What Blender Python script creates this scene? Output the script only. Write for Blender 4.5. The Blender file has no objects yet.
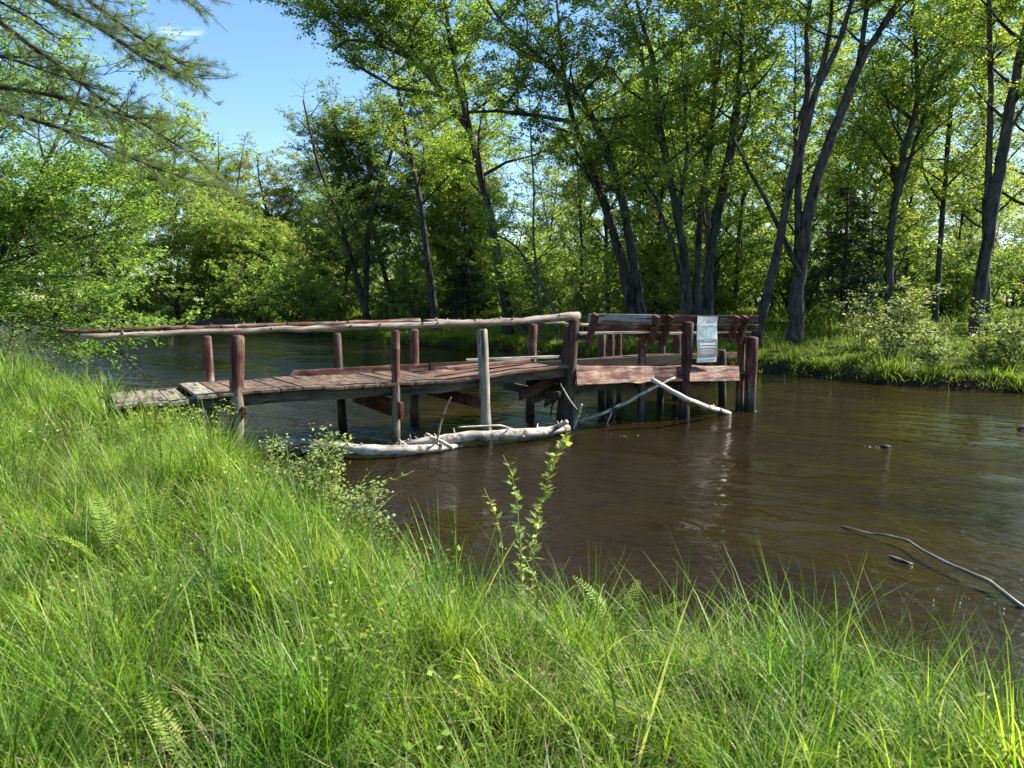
import bpy, math, random
import numpy as np
from mathutils import Vector, Matrix

R = math.radians
random.seed(7)
RNG = np.random.default_rng(11)
scene = bpy.context.scene
COL = scene.collection

# ------------------------------------------------------------------ camera
H_CAM, PITCH, FPX = 2.1, R(6.48), 740.0
CAM = np.array([0.0, 0.0, H_CAM])
cam_data = bpy.data.cameras.new("camera")
cam_data.sensor_width = 36.0
cam_data.lens = 36.0 * FPX / 1024.0
cam_data.clip_start = 0.05
cam_data.clip_end = 3000
cam_data.dof.use_dof = True
cam_data.dof.focus_distance = 11.0
cam_data.dof.aperture_fstop = 6.5
cam = bpy.data.objects.new("camera", cam_data)
cam.location = CAM
cam.rotation_euler = (R(90) - PITCH, 0, 0)
COL.objects.link(cam)
scene.camera = cam
_F = np.array([0, math.cos(PITCH), -math.sin(PITCH)])
_U = np.array([0, math.sin(PITCH), math.cos(PITCH)])
_X = np.array([1.0, 0, 0])


def ray(px, py):
    return _F + _X * (px - 512) / FPX + _U * (384 - py) / FPX


def on_z(px, py, z=0.0):          # survey: where a sight line meets a level plane
    d = ray(px, py)
    return CAM + d * ((z - H_CAM) / d[2])


def at_y(px, py, y):              # survey: where a sight line meets a given distance
    d = ray(px, py)
    return CAM + d * (y / d[1])


# ------------------------------------------------------------------ mesh helpers
class MB:
    def __init__(self):
        self.v, self.q, self.t, self.n = [], [], [], 0
        self.ng = []

    def add(self, v, q=None, t=None):
        v = np.asarray(v, float).reshape(-1, 3)
        if q is not None and len(q):
            self.q.append(np.asarray(q, np.int64).reshape(-1, 4) + self.n)
        if t is not None and len(t):
            self.t.append(np.asarray(t, np.int64).reshape(-1, 3) + self.n)
        self.v.append(v)
        self.n += len(v)

    def tube(self, pts, rad, sides=8, cap=True, rough=0.0, rng=None):
        pts = np.asarray(pts, float)
        n = len(pts)
        rad = np.broadcast_to(np.asarray(rad, float), (n,)).copy()
        tan = np.gradient(pts, axis=0)
        tan /= np.linalg.norm(tan, axis=1)[:, None] + 1e-9
        ref = np.array([0, 0, 1.0]) if abs(tan[0, 2]) < 0.9 else np.array([1.0, 0, 0])
        a = np.cross(tan, ref)
        a /= np.linalg.norm(a, axis=1)[:, None] + 1e-9
        b = np.cross(tan, a)
        ang = np.arange(sides) * 2 * math.pi / sides
        rr = rad[:, None] * np.ones((1, sides))
        if rough and rng is not None:
            rr = rr * (1 + rough * rng.normal(size=(n, sides)))
        V = pts[:, None, :] + rr[:, :, None] * (np.cos(ang)[None, :, None] * a[:, None, :] + np.sin(ang)[None, :, None] * b[:, None, :])
        i = np.arange(n - 1)[:, None] * sides
        j = np.arange(sides)[None, :]
        k = (j + 1) % sides
        Q = np.stack([i + j, i + k, i + sides + k, i + sides + j], -1).reshape(-1, 4)
        V = V.reshape(-1, 3)
        T = []
        if cap:
            V = np.vstack([V, pts[:1] - tan[:1] * rad[0] * 0.12, pts[-1:] + tan[-1:] * rad[-1] * 0.12])
            c0, c1 = n * sides, n * sides + 1
            for s in range(sides):
                T.append((c0, (s + 1) % sides, s))
                T.append((c1, (n - 1) * sides + s, (n - 1) * sides + (s + 1) % sides))
        self.add(V, Q, T)

    def hexa(self, c):            # eight corners: four of one end in order, four of the other end
        self.add(c, [(0, 3, 2, 1), (4, 5, 6, 7), (0, 1, 5, 4), (1, 2, 6, 5), (2, 3, 7, 6), (3, 0, 4, 7)])

    def board(self, p0, p1, wide, thick, up=(0, 0, 1), jag=0.0, rng=None, nseg=1):
        p0, p1 = np.asarray(p0, float), np.asarray(p1, float)
        d = p1 - p0
        d /= np.linalg.norm(d)
        s = np.cross(d, np.asarray(up, float))
        s /= np.linalg.norm(s)
        w = np.cross(s, d)
        c = []
        for p, sg in ((p0, -1), (p1, 1)):
            for a, b in ((-1, -1), (1, -1), (1, 1), (-1, 1)):
                j = (rng.uniform(-jag, jag) if rng is not None else 0)
                c.append(p + s * a * wide / 2 + w * b * thick / 2 + d * j)
        self.hexa(np.array(c))

    def build(self, name, material, parent=None, smooth=False, bevel=0.0):
        me = bpy.data.meshes.new(name)
        V = np.vstack(self.v)
        q = np.vstack(self.q) if self.q else np.zeros((0, 4), np.int64)
        t = np.vstack(self.t) if self.t else np.zeros((0, 3), np.int64)
        loops = np.concatenate([q.ravel(), t.ravel()]).astype(np.int32)
        tot = np.concatenate([np.full(len(q), 4), np.full(len(t), 3)]).astype(np.int32)
        start = np.concatenate([[0], np.cumsum(tot)[:-1]]).astype(np.int32)
        me.vertices.add(len(V))
        me.vertices.foreach_set("co", V.astype(np.float32).ravel())
        me.loops.add(len(loops))
        me.loops.foreach_set("vertex_index", loops)
        me.polygons.add(len(tot))
        me.polygons.foreach_set("loop_start", start)
        me.polygons.foreach_set("loop_total", tot)
        me.polygons.foreach_set("use_smooth", np.full(len(tot), smooth, dtype=bool))
        me.update(calc_edges=True)
        me.validate()
        if material is not None:
            for m in (material if isinstance(material, (list, tuple)) else [material]):
                me.materials.append(m)
        o = bpy.data.objects.new(name, me)
        COL.objects.link(o)
        if parent is not None:
            o.parent = parent
        if bevel:
            md = o.modifiers.new("bevel", "BEVEL")
            md.width = bevel
            md.segments = 2
            md.limit_method = "ANGLE"
        return o


def tag(o, label=None, cat=None, group=None, kind=None):
    if label:
        o["label"] = label
    if cat:
        o["category"] = cat
    if group:
        o["group"] = group
    if kind:
        o["kind"] = kind
    return o


def empty(name, loc, rz=0.0):
    o = bpy.data.objects.new(name, None)
    o.empty_display_size = 0.2
    o.location = loc
    o.rotation_euler = (0, 0, rz)
    COL.objects.link(o)
    return o


def copy_tree(root):
    r = root.copy()
    COL.objects.link(r)
    for ch in root.children:
        c = ch.copy()
        COL.objects.link(c)
        c.parent = r
    return r


# ------------------------------------------------------------------ materials
def new_mat(name):
    m = bpy.data.materials.new(name)
    m.use_nodes = True
    nt = m.node_tree
    for n in list(nt.nodes):
        nt.nodes.remove(n)
    return m, nt, nt.nodes, nt.links


def ramp(N, stops, interp="LINEAR"):
    r = N.new("ShaderNodeValToRGB")
    r.color_ramp.interpolation = interp
    e = r.color_ramp.elements
    while len(e) < len(stops):
        e.new(0.5)
    for i, (p, c) in enumerate(stops):
        e[i].position = p
        e[i].color = (c[0], c[1], c[2], 1)
    return r


def noise(N, L, vec, scale, detail=4, rough=0.55, dist=0.0, mapscale=None):
    n = N.new("ShaderNodeTexNoise")
    n.inputs["Scale"].default_value = scale
    n.inputs["Detail"].default_value = detail
    n.inputs["Roughness"].default_value = rough
    n.inputs["Distortion"].default_value = dist
    if mapscale is not None:
        mp = N.new("ShaderNodeMapping")
        mp.inputs["Scale"].default_value = mapscale
        L.new(vec, mp.inputs["Vector"])
        vec = mp.outputs["Vector"]
    L.new(vec, n.inputs["Vector"])
    return n


def mixc(N, L, fac, a, b, mode="MIX"):
    m = N.new("ShaderNodeMix")
    m.data_type = "RGBA"
    m.blend_type = mode
    for s, v in ((0, fac), (6, a), (7, b)):
        if hasattr(v, "links"):
            L.new(v, m.inputs[s])
        else:
            m.inputs[s].default_value = v if s == 0 else (v[0], v[1], v[2], 1)
    return m.outputs[2]


def leaf_mat(name, stops, trans_gain=(1.5, 1.6, 0.8), mix=0.45, patch=None, rough=0.5, spec=0.2):
    m, nt, N, L = new_mat(name)
    geo = N.new("ShaderNodeNewGeometry")
    r = ramp(N, stops)
    L.new(geo.outputs["Random Per Island"], r.inputs[0])
    col = r.outputs[0]
    if patch:
        tc = N.new("ShaderNodeTexCoord")
        nz = noise(N, L, geo.outputs["Position"], patch[0], 3)
        rr = ramp(N, [(0.35, (0, 0, 0)), (0.68, (1, 1, 1))])
        L.new(nz.outputs[0], rr.inputs[0])
        col2 = mixc(N, L, 1.0, col, patch[1], "MULTIPLY")
        col = mixc(N, L, rr.outputs[0], col, col2)
    if patch and len(patch) > 2:
        n5 = noise(N, L, geo.outputs["Position"], patch[2], 2)
        r5 = ramp(N, [(0.38, (0.46, 0.55, 0.48)), (0.6, (1.12, 1.1, 1.0))])
        L.new(n5.outputs[0], r5.inputs[0])
        col = mixc(N, L, 1.0, col, r5.outputs[0], "MULTIPLY")
    oi = N.new("ShaderNodeObjectInfo")
    hsv = N.new("ShaderNodeHueSaturation")
    mr = N.new("ShaderNodeMapRange")
    mr.inputs[3].default_value = 0.485
    mr.inputs[4].default_value = 0.512
    L.new(oi.outputs["Random"], mr.inputs[0])
    L.new(mr.outputs[0], hsv.inputs["Hue"])
    L.new(col, hsv.inputs["Color"])
    col = hsv.outputs[0]
    p = N.new("ShaderNodeBsdfPrincipled")
    p.inputs["Roughness"].default_value = rough
    p.inputs["Specular IOR Level"].default_value = spec
    L.new(col, p.inputs["Base Color"])
    t = N.new("ShaderNodeBsdfTranslucent")
    tcol = mixc(N, L, 1.0, col, trans_gain, "MULTIPLY")
    L.new(tcol, t.inputs["Color"])
    mx = N.new("ShaderNodeMixShader")
    mx.inputs[0].default_value = mix
    L.new(p.outputs[0], mx.inputs[1])
    L.new(t.outputs[0], mx.inputs[2])
    o = N.new("ShaderNodeOutputMaterial")
    L.new(mx.outputs[0], o.inputs[0])
    return m


def wood_mat(name, stops, grain=(40, 40, 3), scale=1.0, bump=0.35, paint=None, rough=0.85, coords="Object", pz=None, knots=True):
    """weathered wood: grain noise, optional flaking paint (colour, low, high) and a worn edge"""
    m, nt, N, L = new_mat(name)
    tc = N.new("ShaderNodeTexCoord")
    oi = N.new("ShaderNodeObjectInfo")
    vm = N.new("ShaderNodeVectorMath")
    vm.operation = "ADD"
    L.new(tc.outputs[coords], vm.inputs[0])
    cx = N.new("ShaderNodeCombineXYZ")
    mr = N.new("ShaderNodeMath")
    mr.operation = "MULTIPLY"
    mr.inputs[1].default_value = 37.0
    L.new(oi.outputs["Random"], mr.inputs[0])
    L.new(mr.outputs[0], cx.inputs[0])
    L.new(mr.outputs[0], cx.inputs[1])
    L.new(cx.outputs[0], vm.inputs[1])
    vec = vm.outputs[0]
    g = noise(N, L, vec, scale, 6, 0.65, 0.3, mapscale=grain)
    r = ramp(N, stops)
    L.new(g.outputs[0], r.inputs[0])
    col = r.outputs[0]
    if paint:
        big = noise(N, L, vec, 4.0, 6, 0.7, 0.2, mapscale=(1, 1, 1))
        fl = noise(N, L, vec, 1.0, 5, 0.75, 0.0, mapscale=tuple(x * 0.5 for x in grain))
        ad = N.new("ShaderNodeMath")
        ad.operation = "ADD"
        L.new(big.outputs[0], ad.inputs[0])
        L.new(fl.outputs[0], ad.inputs[1])
        src = ad.outputs[0]
        if pz:                           # the paint stops lower down the post
            sp = N.new("ShaderNodeSeparateXYZ")
            L.new(tc.outputs["Object"], sp.inputs[0])
            zz = N.new("ShaderNodeMapRange")
            zz.inputs[1].default_value, zz.inputs[2].default_value = pz
            zz.inputs[3].default_value, zz.inputs[4].default_value = 0.55, 0.0
            L.new(sp.outputs[2], zz.inputs[0])
            a2 = N.new("ShaderNodeMath")
            a2.operation = "ADD"
            L.new(src, a2.inputs[0])
            L.new(zz.outputs[0], a2.inputs[1])
            src = a2.outputs[0]
        hf = N.new("ShaderNodeMath")
        hf.operation = "MULTIPLY"
        hf.inputs[1].default_value = 0.5
        L.new(src, hf.inputs[0])
        pr = ramp(N, [(paint[1], (1, 1, 1)), (paint[2], (0, 0, 0))])
        L.new(hf.outputs[0], pr.inputs[0])
        pc = ramp(N, [(0.3, tuple(x * 0.72 for x in paint[0])), (0.7, tuple(x * 1.25 for x in paint[0]))])
        L.new(g.outputs[0], pc.inputs[0])
        col = mixc(N, L, pr.outputs[0], col, pc.outputs[0])
    if pz:
        sw = N.new("ShaderNodeSeparateXYZ")
        L.new(tc.outputs["Object"], sw.inputs[0])
        wz = N.new("ShaderNodeMapRange")
        wz.inputs[1].default_value, wz.inputs[2].default_value = 0.1, 0.3
        L.new(sw.outputs[2], wz.inputs[0])
        wet = mixc(N, L, 1.0, col, (0.3, 0.3, 0.28), "MULTIPLY")
        col = mixc(N, L, wz.outputs[0], wet, col)
    we = noise(N, L, vec, 1.0, 5, 0.7, 0.4, mapscale=(7 if grain[0] > 10 else 2.5, 7 if grain[1] > 10 else 2.5, 7 if grain[2] > 10 else 2.5))
    wr = ramp(N, [(0.34, (0.38, 0.36, 0.34)), (0.5, (0.9, 0.9, 0.9)), (0.68, (1.3, 1.3, 1.3))])
    L.new(we.outputs[0], wr.inputs[0])
    col = mixc(N, L, 1.0, col, wr.outputs[0], "MULTIPLY")
    ck = noise(N, L, vec, 1.0, 3, 0.5, 0.1, mapscale=tuple(x * 0.45 if x > 10 else x * 0.5 for x in grain))
    kr = ramp(N, [(0.36, (0.25, 0.24, 0.22)), (0.43, (1, 1, 1))])
    L.new(ck.outputs[0], kr.inputs[0])
    col = mixc(N, L, 1.0, col, kr.outputs[0], "MULTIPLY")
    hv = N.new("ShaderNodeHueSaturation")
    vr = N.new("ShaderNodeMapRange")
    vr.inputs[3].default_value, vr.inputs[4].default_value = 0.8, 1.2
    L.new(oi.outputs["Random"], vr.inputs[0])
    L.new(vr.outputs[0], hv.inputs["Value"])
    L.new(col, hv.inputs["Color"])
    p = N.new("ShaderNodeBsdfPrincipled")
    p.inputs["Roughness"].default_value = rough
    p.inputs["Specular IOR Level"].default_value = 0.25
    L.new(hv.outputs[0], p.inputs["Base Color"])
    b = N.new("ShaderNodeBump")
    b.inputs["Strength"].default_value = bump
    b.inputs["Distance"].default_value = 0.012
    L.new(g.outputs[0], b.inputs["Height"])
    L.new(b.outputs[0], p.inputs["Normal"])
    o = N.new("ShaderNodeOutputMaterial")
    L.new(p.outputs[0], o.inputs[0])
    return m


def plain_mat(name, stops, scale=8, rough=0.8, bump=0.2, detail=5, spec=0.3, mapscale=None):
    m, nt, N, L = new_mat(name)
    tc = N.new("ShaderNodeTexCoord")
    g = noise(N, L, tc.outputs["Object"], scale, detail, 0.65, 0.2, mapscale)
    r = ramp(N, stops)
    L.new(g.outputs[0], r.inputs[0])
    p = N.new("ShaderNodeBsdfPrincipled")
    p.inputs["Roughness"].default_value = rough
    p.inputs["Specular IOR Level"].default_value = spec
    L.new(r.outputs[0], p.inputs["Base Color"])
    if bump:
        b = N.new("ShaderNodeBump")
        b.inputs["Strength"].default_value = bump
        b.inputs["Distance"].default_value = 0.03
        L.new(g.outputs[0], b.inputs["Height"])
        L.new(b.outputs[0], p.inputs["Normal"])
    o = N.new("ShaderNodeOutputMaterial")
    L.new(p.outputs[0], o.inputs[0])
    return m


RED = (0.092, 0.034, 0.023)
M = {}
M["post"] = wood_mat("post_wood", [(0.3, (0.10, 0.08, 0.06)), (0.7, (0.27, 0.22, 0.16))], (30, 30, 2.0), paint=(RED, 0.5, 0.6), pz=(0.65, 1.05))
M["post_red"] = wood_mat("red_post_wood", [(0.3, (0.06, 0.045, 0.035)), (0.7, (0.2, 0.155, 0.115))], (30, 30, 2.0), paint=(RED, 0.5, 0.62), pz=(0.0, 0.45))
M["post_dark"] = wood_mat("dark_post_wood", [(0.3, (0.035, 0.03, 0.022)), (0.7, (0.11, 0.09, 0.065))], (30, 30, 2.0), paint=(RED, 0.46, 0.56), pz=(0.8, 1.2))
M["post_bare"] = wood_mat("bare_post_wood", [(0.3, (0.13, 0.11, 0.085)), (0.7, (0.36, 0.31, 0.24))], (30, 30, 2.0), paint=(RED, 0.40, 0.52), pz=(1.1, 1.9))
M["red"] = wood_mat("red_painted_board", [(0.3, (0.14, 0.10, 0.075)), (0.7, (0.34, 0.27, 0.21))], (3, 40, 40), paint=((0.105, 0.037, 0.025), 0.5, 0.62))
M["red_worn"] = wood_mat("flaking_red_board", [(0.3, (0.17, 0.12, 0.085)), (0.7, (0.36, 0.28, 0.21))], (3, 40, 40), paint=((0.14, 0.05, 0.032), 0.45, 0.62))
M["deck"] = wood_mat("deck_plank", [(0.25, (0.075, 0.056, 0.042)), (0.75, (0.22, 0.17, 0.13))], (40, 3, 40), paint=((0.12, 0.068, 0.043), 0.44, 0.6))
M["deck_old"] = wood_mat("old_grey_plank", [(0.25, (0.12, 0.10, 0.075)), (0.75, (0.33, 0.29, 0.22))], (40, 3, 40))
M["ramp"] = wood_mat("long_red_plank", [(0.25, (0.14, 0.09, 0.065)), (0.75, (0.26, 0.19, 0.145))], (3, 40, 40), paint=((0.145, 0.066, 0.04), 0.45, 0.6))
M["shade_beam"] = wood_mat("painted_shade_beam", [(0.3, (0.016, 0.013, 0.009)), (0.7, (0.05, 0.04, 0.03))], (3, 40, 40))  # beam colour darkened to paint the shade below the far kickboard
M["broken"] = wood_mat("broken_red_board", [(0.3, (0.05, 0.035, 0.025)), (0.7, (0.13, 0.10, 0.075))], (3, 40, 40), paint=((0.06, 0.024, 0.018), 0.5, 0.62))  # red board colour darkened to stand in for shade under the ramp
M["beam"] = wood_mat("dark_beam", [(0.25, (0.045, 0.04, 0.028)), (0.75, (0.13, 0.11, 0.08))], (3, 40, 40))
M["rail"] = wood_mat("grey_rail_pole", [(0.25, (0.15, 0.115, 0.085)), (0.75, (0.43, 0.36, 0.28))], (2.5, 34, 34), paint=(RED, 0.36, 0.46))
M["rail_red"] = wood_mat("reddish_rail_pole", [(0.25, (0.15, 0.115, 0.085)), (0.75, (0.36, 0.29, 0.22))], (2.5, 34, 34), paint=((0.15, 0.065, 0.042), 0.46, 0.58))
M["grey_board"] = wood_mat("weathered_grey_board", [(0.25, (0.11, 0.10, 0.085)), (0.75, (0.34, 0.32, 0.28))], (4, 50, 50))
M["birch"] = wood_mat("bleached_log", [(0.38, (0.13, 0.10, 0.075)), (0.47, (0.44, 0.39, 0.31)), (0.7, (0.66, 0.61, 0.52))], (5, 8, 8), bump=0.5)
M["stick"] = wood_mat("bleached_stick", [(0.3, (0.36, 0.31, 0.25)), (0.7, (0.68, 0.62, 0.53))], (5, 5, 5))
M["stick_dark"] = wood_mat("wet_stick", [(0.3, (0.05, 0.04, 0.03)), (0.6, (0.28, 0.24, 0.19)), (0.8, (0.4, 0.35, 0.3))], (6, 6, 6), rough=0.5)
M["bark"] = wood_mat("grey_bark", [(0.3, (0.020, 0.018, 0.015)), (0.7, (0.082, 0.074, 0.064))], (9, 9, 2.2), bump=0.9)
M["bark_pale"] = wood_mat("pale_bark", [(0.3, (0.045, 0.04, 0.032)), (0.7, (0.14, 0.128, 0.105))], (9, 9, 2.5), bump=0.8)
M["bark_dark"] = wood_mat("dark_bark", [(0.3, (0.02, 0.017, 0.014)), (0.7, (0.07, 0.06, 0.05))], (9, 9, 2.5), bump=0.9)
M["stem_green"] = plain_mat("green_stem", [(0.3, (0.10, 0.13, 0.03)), (0.7, (0.2, 0.2, 0.07))], 20, 0.6)

TG = (1.6, 1.58, 0.8)
M["maple"] = leaf_mat("maple_leaf", [(0, (0.075, 0.136, 0.028)), (0.45, (0.14, 0.228, 0.048)), (0.8, (0.21, 0.305, 0.066)), (1, (0.29, 0.355, 0.095))], TG, mix=0.6)
M["spring"] = leaf_mat("spring_leaf", [(0, (0.11, 0.172, 0.038)), (0.5, (0.195, 0.272, 0.06)), (1, (0.32, 0.385, 0.11))], TG, mix=0.6)
M["olive"] = leaf_mat("willow_leaf", [(0, (0.13, 0.165, 0.05)), (0.5, (0.21, 0.25, 0.075)), (1, (0.31, 0.34, 0.13))], TG, mix=0.55)
M["shade"] = leaf_mat("dull_leaf", [(0, (0.06, 0.105, 0.03)), (0.5, (0.1, 0.155, 0.045)), (1, (0.16, 0.215, 0.07))], TG, mix=0.55)
M["pale"] = leaf_mat("pale_shrub_leaf", [(0, (0.14, 0.19, 0.05)), (0.5, (0.25, 0.3, 0.09)), (1, (0.4, 0.43, 0.18))], trans_gain=(1.2, 1.25, 0.7), mix=0.4)
M["lime"] = leaf_mat("lime_leaf", [(0, (0.17, 0.22, 0.045)), (0.5, (0.25, 0.31, 0.075)), (1, (0.36, 0.41, 0.14))], TG, mix=0.5)
M["sprig"] = leaf_mat("pale_green_leaf", [(0, (0.14, 0.2, 0.05)), (0.5, (0.24, 0.31, 0.09)), (1, (0.4, 0.44, 0.2))], TG, mix=0.45)
M["needle"] = leaf_mat("pine_needle", [(0, (0.075, 0.115, 0.04)), (0.5, (0.13, 0.185, 0.06)), (1, (0.22, 0.27, 0.10))], trans_gain=(1.25, 1.25, 0.8), mix=0.45)
M["hemlock"] = leaf_mat("hemlock_needle", [(0, (0.014, 0.032, 0.014)), (0.5, (0.026, 0.052, 0.022)), (1, (0.045, 0.08, 0.03))], trans_gain=(1, 1.1, 0.8), mix=0.25)
M["fern"] = leaf_mat("fern_leaf", [(0, (0.17, 0.25, 0.035)), (1, (0.27, 0.35, 0.06))], TG, mix=0.45)
M["grass"] = leaf_mat("sedge_blade", [(0, (0.08, 0.15, 0.016)), (0.3, (0.168, 0.27, 0.028)), (0.65, (0.285, 0.4, 0.048)), (0.88, (0.41, 0.5, 0.12)), (0.95, (0.54, 0.55, 0.26)), (0.98, (0.52, 0.44, 0.26)), (1, (0.42, 0.31, 0.17))],
                      trans_gain=(1.4, 1.35, 0.55), mix=0.5, patch=(1.1, (0.5, 0.7, 0.66), 4.5), rough=0.45, spec=0.2)
M["thatch"] = leaf_mat("dead_straw", [(0, (0.16, 0.12, 0.06)), (0.5, (0.3, 0.24, 0.13)), (1, (0.44, 0.37, 0.22))], (1, 1, 1), mix=0.2)
M["bank_grass"] = leaf_mat("bank_grass_blade", [(0, (0.07, 0.105, 0.014)), (0.5, (0.13, 0.185, 0.022)), (1, (0.23, 0.27, 0.045))], TG, mix=0.5)

# ground: soil and thatch
m, nt, N, L = new_mat("bank_soil")
geo = N.new("ShaderNodeNewGeometry")
n1 = noise(N, L, geo.outputs["Position"], 1.1, 6, 0.7)
n2 = noise(N, L, geo.outputs["Position"], 14, 5, 0.7)
ra = ramp(N, [(0.35, (0.035, 0.05, 0.012)), (0.62, (0.09, 0.125, 0.022))])
rb = ramp(N, [(0.3, (0.012, 0.0095, 0.006)), (0.7, (0.042, 0.034, 0.021))])
L.new(n2.outputs[0], ra.inputs[0])
L.new(n2.outputs[0], rb.inputs[0])
sp = N.new("ShaderNodeSeparateXYZ")
L.new(geo.outputs["Position"], sp.inputs[0])
mr = N.new("ShaderNodeMapRange")
mr.inputs[1].default_value, mr.inputs[2].default_value = 0.12, 0.5
L.new(sp.outputs[2], mr.inputs[0])
c = mixc(N, L, mr.outputs[0], rb.outputs[0], ra.outputs[0])
rc = ramp(N, [(0.48, (0, 0, 0)), (0.62, (1, 1, 1))])
L.new(n1.outputs[0], rc.inputs[0])
c2 = mixc(N, L, rc.outputs[0], c, rb.outputs[0])
p = N.new("ShaderNodeBsdfPrincipled")
p.inputs["Roughness"].default_value = 1.0
p.inputs["Specular IOR Level"].default_value = 0.0
L.new(c2, p.inputs["Base Color"])
b = N.new("ShaderNodeBump")
b.inputs["Distance"].default_value = 0.05
L.new(n2.outputs[0], b.inputs["Height"])
L.new(b.outputs[0], p.inputs["Normal"])
o = N.new("ShaderNodeOutputMaterial")
L.new(p.outputs[0], o.inputs[0])
M["ground"] = m

# water: tea-brown river with running ripples
m, nt, N, L = new_mat("river_water")
geo = N.new("ShaderNodeNewGeometry")
pos = geo.outputs["Position"]
mp = N.new("ShaderNodeMapping")
mp.inputs["Rotation"].default_value = (0, 0, R(35))
L.new(pos, mp.inputs["Vector"])
pv = mp.outputs["Vector"]
w1 = noise(N, L, pv, 1.0, 3, 0.55, 0.7, mapscale=(0.9, 2.2, 1))
w2 = noise(N, L, pv, 1.0, 4, 0.6, 0.5, mapscale=(4.5, 9.0, 1))
w3 = noise(N, L, pv, 1.0, 3, 0.6, 0.3, mapscale=(18, 30, 1))
calm = noise(N, L, pv, 0.28, 3, 0.5, 0.8, mapscale=(0.6, 1.4, 1))
cr = ramp(N, [(0.40, (0.10, 0.10, 0.10)), (0.58, (1, 1, 1))])
L.new(calm.outputs[0], cr.inputs[0])


def bump(N, L, h, dist, strength, prev=None):
    b = N.new("ShaderNodeBump")
    b.inputs["Distance"].default_value = dist
    if hasattr(strength, "links"):
        L.new(strength, b.inputs["Strength"])
    else:
        b.inputs["Strength"].default_value = strength
    L.new(h, b.inputs["Height"])
    if prev is not None:
        L.new(prev, b.inputs["Normal"])
    return b.outputs[0]


bn = bump(N, L, w1.outputs[0], 0.075, 0.95)
bn = bump(N, L, w2.outputs[0], 0.042, cr.outputs[0], bn)
bn = bump(N, L, w3.outputs[0], 0.006, cr.outputs[0], bn)
bed = noise(N, L, pos, 0.5, 4, 0.6, 0.5)
br = ramp(N, [(0.3, (0.0095, 0.0060, 0.0022)), (0.7, (0.0205, 0.0130, 0.0048))])
L.new(bed.outputs[0], br.inputs[0])
p = N.new("ShaderNodeBsdfPrincipled")
p.inputs["Roughness"].default_value = 0.015
p.inputs["IOR"].default_value = 1.333
L.new(br.outputs[0], p.inputs["Base Color"])
L.new(bn, p.inputs["Normal"])
o = N.new("ShaderNodeOutputMaterial")
L.new(p.outputs[0], o.inputs[0])
M["water"] = m

# ------------------------------------------------------------------ terrain and river
NEAR_BANK = [(30, -25), (12, -8), (4.6, 0.0), (2.65, 1.8), (2.15, 2.65), (1.75, 3.35), (0.85, 3.95), (-0.2, 4.3), (-0.8, 4.8), (-1.35, 5.5), (-2.3, 6.8), (-3.1, 8.45),
             (-4.4, 9.95), (-7.3, 12.3), (-11, 16), (-15, 21), (-22, 28), (-36, 42), (-60, 58), (-100, 72)]
FAR_BANK = [(-100, 92), (-60, 80), (-38, 70), (-27, 62), (-17, 50), (-10.4, 43.5), (-5.5, 35.5), (-2.7, 32.5), (3.3, 27.5), (5.4, 24.0), (7.3, 21.2), (9.7, 18.3), (11.7, 16.5),
            (14.5, 13.5), (20, 7), (28, -4), (44, -25)]
RIVER = np.array(NEAR_BANK + FAR_BANK, float)


def river_dist(x, y):
    """signed distance to the water's edge, positive on land"""
    x, y = np.asarray(x, float), np.asarray(y, float)
    P = np.stack([x.ravel(), y.ravel()], 1)
    A = RIVER
    B = np.roll(RIVER, -1, 0)
    best = np.full(len(P), 1e9)
    inside = np.zeros(len(P), bool)
    for a, b in zip(A, B):
        ab = b - a
        t = np.clip(((P - a) @ ab) / (ab @ ab), 0, 1)
        d = np.linalg.norm(P - a - t[:, None] * ab, axis=1)
        best = np.minimum(best, d)
        cnd = (a[1] > P[:, 1]) != (b[1] > P[:, 1])
        with np.errstate(divide="ignore", invalid="ignore"):
            xi = a[0] + (P[:, 1] - a[1]) * (b[0] - a[0]) / (b[1] - a[1] + 1e-12)
        inside ^= cnd & (P[:, 0] < xi)
    return np.where(inside, -best, best).reshape(x.shape)


def sstep(a, b, x):
    t = np.clip((x - a) / (b - a), 0, 1)
    return t * t * (3 - 2 * t)


def wob(x, y):
    return (np.sin(x * 1.3 + y * 0.7) * 0.5 + np.sin(x * 0.43 - y * 0.9 + 1.3) * 0.7 + np.sin(x * 2.9 + 2.0) * np.sin(y * 2.3 + 0.5) * 0.4)


def ground_z(x, y, d=None):
    x, y = np.asarray(x, float), np.asarray(y, float)
    if d is None:
        d = river_dist(x, y)
    d = d + 0.12 * wob(x, y)
    near = (y < 14 + 0 * x) & (x + 0.35 * y < 6)
    top_near = 0.46 + 0.32 * sstep(-2.5, -7.5, x) + 0.04 * wob(x * 0.8, y * 0.8)
    top_far = 0.34 + 0.25 * sstep(0.3, 5, d) + 0.5 * sstep(3, 14, d) + 0.06 * wob(x * 0.4, y * 0.4)
    top = np.where(near, top_near, top_far)
    land = top * sstep(-0.05, np.where(near, 0.75, 0.4), d) + 0.02
    bed = -0.7 * sstep(0.0, 2.5, -d)
    return np.where(d > 0, land, bed)


def axis(lo, hi, fine_lo, fine_hi, step, growth):
    a = list(np.arange(fine_lo, fine_hi + 1e-6, step))
    s = step
    while a[-1] < hi:
        s *= growth
        a.append(a[-1] + s)
    s = step
    while a[0] > lo:
        s *= growth
        a.insert(0, a[0] - s)
    return np.array(a)


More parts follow.
